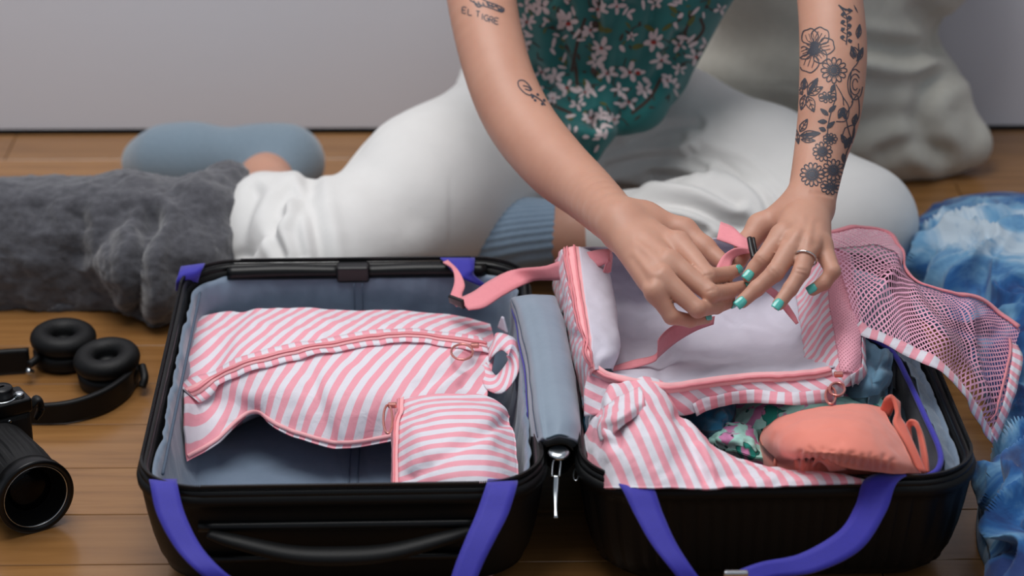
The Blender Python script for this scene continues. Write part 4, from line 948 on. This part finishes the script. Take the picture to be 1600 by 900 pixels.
# socks
an = ANA
sk = group([(ANA+np.array([.0, .01, -.01]), G(447, 254, .050), .036, .043), (G(447, 254, .050), G(400, 252, .050), .043, .040), (G(400, 252, .050), G(300, 252, .052), .040, .044), (G(300, 252, .052), G(255, 252, .048), .044, .040), (G(255, 252, .048), G(228, 254, .040), .038, .030)], .03, .08)
v_, q_ = nets(sk, (-.62, 2.8, -.01), (-.15, 3.25, .14), .0028); v_[:, 2] = np.maximum(v_[:, 2], .001)
tag(mk('sock', v_, q_, 'sock', person), 'blue-grey sock on the foot behind the blanket')
sk = group([(G(866, 366, .070), G(820, 368, .064), .0405, .040), (G(820, 368, .064), G(770, 372, .058), .040, .042), (G(770, 372, .055), G(690, 385, .045), .040, .030)], .02, .08)
v_, q_ = nets(sk, (-.2, 2.55, -.01), (.13, 2.9, .16), .0024); N_ = vnormals(v_, q_)
v_ = v_+N_*(.0008*np.sin(v_[:, 1]*700+v_[:, 2]*500))[:, None]
cut = (proj(v_)[:, 0] > 866); v_[cut, 0] -= (proj(v_[cut])[:, 0]-866)/1300*.9
tag(mk('sock', v_, q_, 'sock2', person), 'light blue ribbed sock on the crossed leg')
# shirt
LN = (0, 1, 0)
shirt_f = group([((.070, 2.865, .215), (.055, 2.82, .40), .058, .085), ((.125, 2.845, .215), (.130, 2.80, .40), .062, .100), ((.160, 2.86, .235), (.180, 2.82, .36), .062, .090), ((.06, 2.85, .42), (.20, 2.85, .42), .10, .10), ((.05, 2.87, .55), (.21, 2.87, .55), .095, .095),
                 (V(900, 168, 2.79), V(1000, 165, 2.79), .026, .030), (V(925, 178, 2.76), V(925, 215, 2.74), .018, .010), (V(925, 215, 2.74), V(920, 250, 2.735), .012, .007)], .035, .1)
sv, sq_ = nets(shirt_f, (-.12, 2.6, .04), (.36, 3.0, .66), .0028)
sv = carve(sv, sq_, [([(925, 0), (930, 60), (925, 120), (925, 180)], .010, .010), ([(965, 0), (955, 70), (945, 130), (932, 185)], .008, .007), ([(985, 10), (975, 90), (955, 150), (935, 185)], .006, .008), ([(870, 40), (885, 110), (905, 165), (922, 190)], .009, .009),
     ([(1060, 60), (1020, 130), (970, 180), (935, 192)], .009, .009), ([(840, 110), (870, 150), (910, 185)], .007, .008), ([(1020, 20), (1000, 100), (960, 165)], .006, .009), ([(890, 10), (905, 90), (918, 160)], .006, .007), ([(925, 192), (924, 240)], .004, .004)], .008, .008)
shirt = mk('shirt', sv, sq_, 'shirt', person)
bvh_s = BVHTree.FromPolygons([tuple(p) for p in sv], [tuple(int(i) for i in q) for q in sq_])
dp, dr, db, do = Decal(bvh_s, .0006), Decal(bvh_s, .0012), Decal(bvh_s, .0004), Decal(bvh_s, .0005)
rnd = random.Random(11)
Z = lambda x, y: (660+x/2.143, y/2.143)
fl = [(300+i*95+(j%2)*45, -30-j*62, 12) for i in range(8) for j in range(6)]+[(400, 20, 12), (485, 72, 14), (352, 72, 10), (590, 30, 12), (650, 20, 10), (775, 140, 13), (695, 240, 13), (800, 200, 11), (860, 150, 9), (445, 255, 11), (485, 295, 12), (400, 240, 9), (545, 310, 10), (690, 340, 11), (620, 245, 11), (585, 205, 12), (600, 160, 12), (560, 100, 10), (740, 300, 10), (820, 270, 8), (520, 350, 9), (600, 380, 8), (560, 395, 10), (380, 300, 9), (660, 300, 9), (915, 190, 12), (950, 150, 9), (780, 8, 9), (440, 330, 8), (640, 400, 8), (860, 230, 8), (700, 120, 6), (1000, 30, 8), (350, 20, 10), (340, 150, 9)]
for x, y, r in fl:
    c = Z(x, y); n = rnd.choice((4, 5, 5, 6)); a0 = rnd.uniform(0, 6.28)
    for i in range(n):
        a = a0+i*6.283/n+rnd.uniform(-.25, .25); rr = r*rnd.uniform(.55, .85)
        dp.blob((c[0]+math.cos(a)*rr*1.25, c[1]+math.sin(a)*rr), r*rnd.uniform(.45, .75), r*rnd.uniform(.24, .38), a, 9, .15, rnd)
    if rnd.random() < .55: dr.blob(c, r*.22, r*.20, 0, 8, .2, rnd)
    b0 = rnd.uniform(0, 6.28); db.line([c, (c[0]+14*math.cos(b0), c[1]+12*math.sin(b0)), (c[0]+26*math.cos(b0+.5), c[1]+22*math.sin(b0+.5))], 1.8)
for x, y, r, a in ((610, 100, 12, .2), (720, 155, 10, -.3), (590, 255, 9, 1.2), (760, 95, 11, .5), (820, 90, 9, -.6), (840, 30, 9, .9), (470, 200, 8, .4), (545, 280, 8, 1.4), (900, 70, 10, -1)):
    do.blob(Z(x, y), r, r*.4, a, 10, .2, rnd)
for k in range(230):
    x, y = (rnd.uniform(330, 960), rnd.uniform(5, 400)) if k < 70 else ((rnd.uniform(250, 1100), rnd.uniform(-420, 0)) if k < 205 else (rnd.uniform(480, 640), rnd.uniform(380, 500))); a = rnd.uniform(0, 6.28); dp.blob(Z(x, y), rnd.uniform(5, 10), rnd.uniform(2, 3.8), a, 9, .2, rnd)
for k in range(110):
    x, y = rnd.uniform(330, 960), rnd.uniform(5, 410); a = rnd.uniform(0, 6.28); c = Z(x, y)
    (db if k % 3 else do).blob(c, rnd.uniform(3, 7), rnd.uniform(1.2, 2.4), a, 8, .2, rnd)
for pts in ([(480, 150), (510, 210), (520, 300)], [(545, 60), (520, 140), (500, 240)], [(900, 60), (880, 120), (930, 180)], [(700, 380), (760, 330), (800, 260)], [(380, 330), (430, 350), (500, 380)], [(930, 60), (940, 100), (900, 150)]):
    db.line([Z(*p) for p in pts], 5)
for i in range(3): dr.blob(Z(*((490, 78), (775, 140), (722, 243))[i]), 4.5, 3.5, 0, 8)
for d_, nm, mt in ((db, 'stem_print', 'print_brown'), (do, 'leaf_print', 'print_olive'), (dp, 'petal_print', 'petal'), (dr, 'flower_centre_print', 'petal_red')):
    mk(nm, d_.V, d_.F, mt, shirt)['kind'] = 'stuff'
for y_ in (35, 110): 
    b_ = hit(bvh_s, 930, y_, .001)
    if b_ is not None: lathe('button', [(.003, -.001), (.005, 0), (.0045, .0012), (.001, .001)], b_, CAM-b_, 'print_brown', shirt, k=16)
# adjuster strap held in the hands
hs = thing('adjuster_strap', G(1160, 395, .24), 'short salmon pink strap end with black slide held between both hands', 'strap')
ribbon('webbing', [(1126, 346, .262), (1145, 354, .260), (1163, 370, .256), (1180, 374, .25)], [(1120, 373, .256), (1140, 380, .254), (1160, 388, .252), (1180, 392, .25)], 'pink_tape', hs, n=24, solid=.001)
ribbon('webbing', [(1172, 388, .252), (1150, 388, .254), (1132, 398, .250), (1122, 412, .245), (1118, 425, .24)], [(1176, 396, .248), (1158, 398, .246), (1146, 406, .243), (1142, 418, .24), (1138, 428, .235)], 'pink_tape', hs, n=30, solid=.001)
tube('slide_buckle', [G(1171, 372, .262), G(1174, 388, .256), G(1178, 404, .25)], .0028, 'black_plastic', hs, n=16, k=8)
tube('slide_buckle', [G(1177, 372, .258), G(1180, 388, .252), G(1183, 402, .246)], .0018, 'black_plastic', hs, n=16, k=8)

# ================================================================== THINGS BEHIND AND AROUND
# linen floor cushion against the wall
cpts = [((.30, 3.115, .09), (.52, 3.12, .09), .085, .085), ((.31, 3.13, .30), (.54, 3.13, .30), .095, .09), ((.30, 3.15, .55), (.54, 3.15, .52), .08, .08), ((.42, 3.11, .18), (.42, 3.13, .42), .11, .11), ((.52, 3.10, .06), (.612, 3.08, .038), .05, .028), ((.30, 3.09, .06), (.50, 3.085, .05), .055, .05)]
cf0 = group(cpts, .07, .1)
v_, q_ = nets(lambda P: np.maximum(np.maximum(cf0(P), P[:, 1]-3.228), .002-P[:, 2]), (.1, 2.9, -.01), (.75, 3.26, .72), .005)
v_ = carve(v_, q_, [([(1350, 72), (1420, 80), (1460, 78)], .012, .010), ([(1345, 95), (1400, 110), (1470, 90)], -.006, .012), ([(1440, 20), (1470, 60), (1480, 110)], .012, .014), ([(1330, 200), (1400, 185), (1450, 200)], .007, .014), ([(1450, 130), (1440, 190), (1470, 240)], .012, .012), ([(1100, 130), (1180, 160), (1240, 175)], .006, .012), ([(1120, 60), (1180, 50), (1240, 70)], .004, .02), ([(1380, 240), (1420, 225), (1470, 240)], .008, .010)], .008, .01)
tag(mk('floor_cushion', v_, q_, 'linen'), 'large oatmeal linen cushion leaning against the wall behind the person', 'cushion')
# grey wool blanket
bt = G(0, 497, 0)
b1 = group([((-.85, 2.69, .068), (-.45, 2.70, .070), .068, .070), ((-.45, 2.70, .070), (-.41, 2.70, .070), .070, .066), ((-.85, 2.68, .03), (-.40, 2.665, .03), .045, .045)], .03, .1)
b2 = group([(G(270, 400, .06), G(312, 335, .10), .058, .042), (G(312, 335, .10), G(350, 290, .12), .042, .022), (G(366, 278, .128), G(335, 395, .07), .016, .03), (G(230, 420, .06), G(320, 350, .085), .055, .040), (G(270, 430, .05), G(300, 415, .06), .052, .045)], .03, .1)
def bl(P): return np.maximum(blend([b1, b2], .012)(P), .001-P[:, 2])
v_, q_ = nets(bl, (-.95, 2.55, -.01), (-.18, 2.95, .2), .004)
v_ = carve(v_, q_, [([(210, 500), (216, 420), (225, 370), (240, 340)], .016, .010), ([(120, 335), (128, 360), (122, 400)], .010, .009), ([(60, 330), (62, 345)], .005, .01), ([(110, 420), (100, 480)], .007, .02), ([(300, 480), (290, 430)], .008, .015), ([(0, 470), (80, 460), (200, 475)], .005, .02)], .01, .01)
v_ = v_+vnormals(v_, q_)*(vnoise(v_, 90, 8, 3)*.0022+vnoise(v_, 18, 2, 2)*.006)[:, None]; v_[:, 2] = np.maximum(v_[:, 2], .001)
blk = tag(mk('wool_blanket', v_, q_, 'wool'), 'dark grey boiled wool blanket bunched on the floor over the shin', 'blanket')

# tie-dyed fabric on the right
def cloth_heap(label, rows, seed, nu=100, nv=120, amp=.032):
    s = Surf(rows, nu=nu, nv=nv, seed=seed, skirt=.001, inset=-.004)
    P = s.P.reshape(-1, 3)
    a = vnoise(P, 9, seed, 2); b2_ = np.array([1-abs(mnoise.noise(Vector((p[0]*9+a[i]*1.2, p[1]*9, seed)))) for i, p in enumerate(P)])
    c2_ = np.array([1-abs(mnoise.noise(Vector((p[0]*20+a[i]*2, p[1]*18+4, seed)))) for i, p in enumerate(P)])
    hgt = (b2_**3*amp+c2_**3*amp*.45-amp*.6)
    uu = np.minimum(1, 8*np.minimum.reduce([np.tile(np.linspace(0, 1, nu), nv), 1-np.tile(np.linspace(0, 1, nu), nv), np.repeat(np.linspace(0, 1, nv), nu), 1-np.repeat(np.linspace(0, 1, nv), nu)]))
    s.P = (P+s.N.reshape(-1, 3)*(hgt*uu)[:, None]).reshape(nv, nu, 3); s.norm()
    return s
td = cloth_heap('', [[(1478, 312, .03), (1520, 304, .05), (1570, 300, .055), (1640, 305, .05), (1720, 300, .03)],
                     [(1430, 345, .03), (1480, 340, .085), (1560, 335, .10), (1640, 335, .10), (1740, 335, .04)],
                     [(1410, 385, .03), (1465, 390, .09), (1545, 390, .105), (1650, 390, .10), (1750, 390, .04)],
                     [(1425, 450, .03), (1480, 445, .08), (1550, 445, .09), (1650, 450, .09), (1760, 450, .04)],
                     [(1500, 520, .02), (1540, 510, .06), (1590, 510, .075), (1670, 510, .07), (1770, 510, .03)],
                     [(1545, 600, .02), (1580, 600, .05), (1620, 600, .06), (1690, 600, .06), (1780, 600, .03)],
                     [(1568, 660, .02), (1595, 662, .045), (1630, 665, .055), (1700, 665, .05), (1790, 665, .03)],
                     [(1560, 705, .02), (1590, 700, .06), (1630, 700, .07), (1710, 700, .06), (1800, 700, .03)],
                     [(1535, 760, .02), (1568, 752, .07), (1620, 750, .085), (1710, 760, .07), (1810, 760, .03)],
                     [(1532, 820, .02), (1566, 812, .065), (1620, 812, .08), (1710, 820, .07), (1820, 820, .03)],
                     [(1548, 870, .02), (1580, 865, .05), (1630, 865, .07), (1710, 870, .06), (1830, 870, .03)],
                     [(1535, 925, .02), (1575, 925, .05), (1630, 925, .06), (1710, 925, .05), (1840, 925, .02)]], 3, nu=110, nv=190)
tag(td.build('tie_dye_cloth', 'tiedye', solid=.001), 'blue and white tie-dyed cloth crumpled on the floor right of the suitcase', 'cloth')

# headphones
hp = thing('headphones', G(110, 600, 0), 'black over-ear headphones lying on the floor left of the suitcase', 'headphones')
def earcup(px, py, tilt, label=None):
    c = G(px, py, 0.001); ax = np.array([tilt[0], tilt[1], 1.]); ax /= np.linalg.norm(ax); r = .0365
    hs_ = lathe('ear_cup', [(.020, .0), (.030, .001), (.034, .006), (.0345, .016), (.031, .020), (.012, .021)], c, ax, 'hp', hp)
    pr = [(.012, .020)]+[(.0245+.0125*math.cos(t), .031+.0115*math.sin(t)) for t in np.linspace(-1.5, math.pi*1.05, 14)]+[(.011, .026), (.002, .0255)]
    lathe('ear_pad', pr, c, ax, 'hp_pad', hp)
earcup(101, 566, (.03, -.03)); earcup(173, 598, (-.06, -.10))
bandc = [(215, 600), (200, 622), (165, 645), (110, 660), (50, 662), (-10, 655), (-60, 635), (-75, 610), (-50, 590), (-5, 582), (48, 578)]
B0 = np.array([G(x, y, .002) for x, y in bandc]); hts = [.024, .026, .026, .024, .022, .022, .022, .024, .026, .028, .028]
B1 = B0+np.array([[0, 0, h_] for h_ in hts]); s = Surf([B0, (B0+B1)/2, B1], world=True, nu=90, nv=8)
s.build('headband', 'hp', hp, solid=.006)
tube('yoke', [G(222, 605, .010), G(226, 590, .018), G(222, 572, .024)], .0045, 'hp', hp, n=20, k=10); tube('yoke', [G(46, 570, .018), G(58, 560, .020), G(66, 548, .018)], .0045, 'hp', hp, n=20, k=10)
tube('slider_arm', [G(42, 580, .016), G(50, 582, .012)], .004, 'chrome', hp, n=6, k=8)

# camera
cm_c = G(57, 776, .040); cm_b = G(-2, 705, .046); axd = cm_c-cm_b; axd[2] = 0; axd /= np.linalg.norm(axd)
sd = np.array([-axd[1], axd[0], 0]); 
if sd[0] < 0: sd = -sd
upz = np.array([0, 0, 1.])
camo = thing('photo_camera', (cm_b[0], cm_b[1], 0), 'black film camera with lens standing on the floor at left edge', 'camera')
bc = cm_b-axd*.028-sd*.0; bc[2] = 0
ctr = bc-sd*.022+upz*.040
box('camera_body', ctr, [sd, axd, upz], (.130, .034, .070), 'cam_rubber', camo, bevel=.006)
box('top_plate', ctr+upz*.042, [sd, axd, upz], (.132, .035, .016), 'cam_metal', camo, bevel=.003)
box('viewfinder_hump', ctr+upz*.055+axd*.002, [sd, axd, upz], (.040, .038, .018), 'cam_metal', camo, bevel=.005)
box('base_plate', ctr-upz*.0375, [sd, axd, upz], (.130, .035, .005), 'cam_metal', camo, bevel=.001)
kb = ctr+sd*.040+upz*.050
lathe('dial', [(.0135, 0), (.014, .001), (.014, .004), (.012, .005), (.012, .010), (.011, .0115), (.004, .012)], kb, upz, 'cam_metal', camo, k=36)
lathe('dial_ring', [(.0150, 0), (.0155, .0006), (.0150, .0014), (.0135, .0016)], kb-upz*.0004, upz, 'chrome', camo, k=36)
lathe('shutter_button', [(.005, 0), (.005, .004), (.003, .005)], ctr+sd*.056+axd*.008+upz*.050, upz, 'chrome', camo, k=20)
box('advance_lever', kb+upz*.011-sd*.004, [sd, axd, upz], (.018, .005, .002), 'cam_metal', camo, bevel=.0008)
tube('strap_lug', [ctr+sd*.066+upz*.030+d_ for d_ in (np.array([0, 0, .004]), sd*.004, np.array([0, 0, -.004]))], .0014, 'chrome', camo, n=14, k=8)
tube('strap_end', [ctr+sd*.070+upz*.032, ctr+sd*.078+upz*.038, ctr+sd*.080+upz*.026, ctr+sd*.074+upz*.016], [.006, .007, .007, .004], 'hp', camo, n=20, k=10, flat=.5)
lathe('screw', [(.0018, 0), (.0018, .0008), (.0008, .001)], ctr+sd*.040+axd*.0172+upz*.030, axd, 'chrome', camo, k=12)
lc = ctr+sd*.022; lc[2] = .041; Ln = np.linalg.norm((cm_c-lc)[:2]); ax_l = np.array([*(cm_c-lc)[:2], -.002]); ax_l /= np.linalg.norm(ax_l)
pr = [(.030, .012), (.031, .02)]
lathe('lens_mount', [(.029, .010), (.030, .012), (.030, .022), (.028, .024)], lc, ax_l, 'cam_metal', camo)
# ribbed focus ring
V_, F_ = [], []; k_ = 96; a1 = np.cross(ax_l, upz); a1 /= np.linalg.norm(a1); a2 = np.cross(ax_l, a1); hh = np.linspace(.024, Ln-.022, 4)
for j, h_ in enumerate(hh):
    for i in range(k_):
        r_ = (.0345+.0012*(j > 1))+(.0010 if (i//2) % 2 else 0)*(0 < j < 3); t = 2*math.pi*i/k_; V_.append(lc+ax_l*h_+r_*(a1*math.cos(t)+a2*math.sin(t)))
F_ = [(i*k_+j, i*k_+(j+1) % k_, (i+1)*k_+(j+1) % k_, (i+1)*k_+j) for i in range(3) for j in range(k_)]
mk('focus_ring', V_, F_, 'cam_rubber', camo, smooth=False)
lathe('lens_barrel', [(.0345, Ln-.024), (.0365, Ln-.020), (.0385, Ln-.012), (.0395, Ln-.002), (.0390, Ln), (.0345, Ln), (.0325, Ln-.006)], lc, ax_l, 'cam_metal', camo, k=64)
def hollow(name, prof, c_, ax_, mat, parent, k=56):
    o = lathe(name, prof, c_, ax_, mat, parent, k=k); me = o.data; bm = bmesh.new(); bm.from_mesh(me)
    bmesh.ops.delete(bm, geom=[f_ for f_ in bm.faces if len(f_.verts) > 4], context='FACES'); bm.to_mesh(me); bm.free(); return o
M['matt'] = plain('matt_black_baffle', (5, 5, 6), .9, spec=.1)
for q_ in [o_ for o_ in bpy.data.objects if o_.name == 'lens_barrel']:
    bm = bmesh.new(); bm.from_mesh(q_.data); bmesh.ops.delete(bm, geom=[f_ for f_ in bm.faces if len(f_.verts) > 4], context='FACES'); bm.to_mesh(q_.data); bm.free()
hollow('lens_baffle', [(.0326, Ln-.005), (.030, Ln-.008), (.0295, Ln-.012), (.027, Ln-.0125), (.0265, Ln-.018), (.023, Ln-.019)], lc, ax_l, 'matt', camo)
lathe('lens_glass', [(.0240, Ln-.021), (.022, Ln-.0185), (.016, Ln-.0165), (.008, Ln-.0155), (.001, Ln-.0153)], lc, ax_l, 'glass', camo, k=48)
hollow('lens_rim', [(.0330, Ln-.0025), (.0333, Ln-.0018), (.0328, Ln-.0012), (.0322, Ln-.002)], lc, ax_l, 'chrome', camo, k=64)
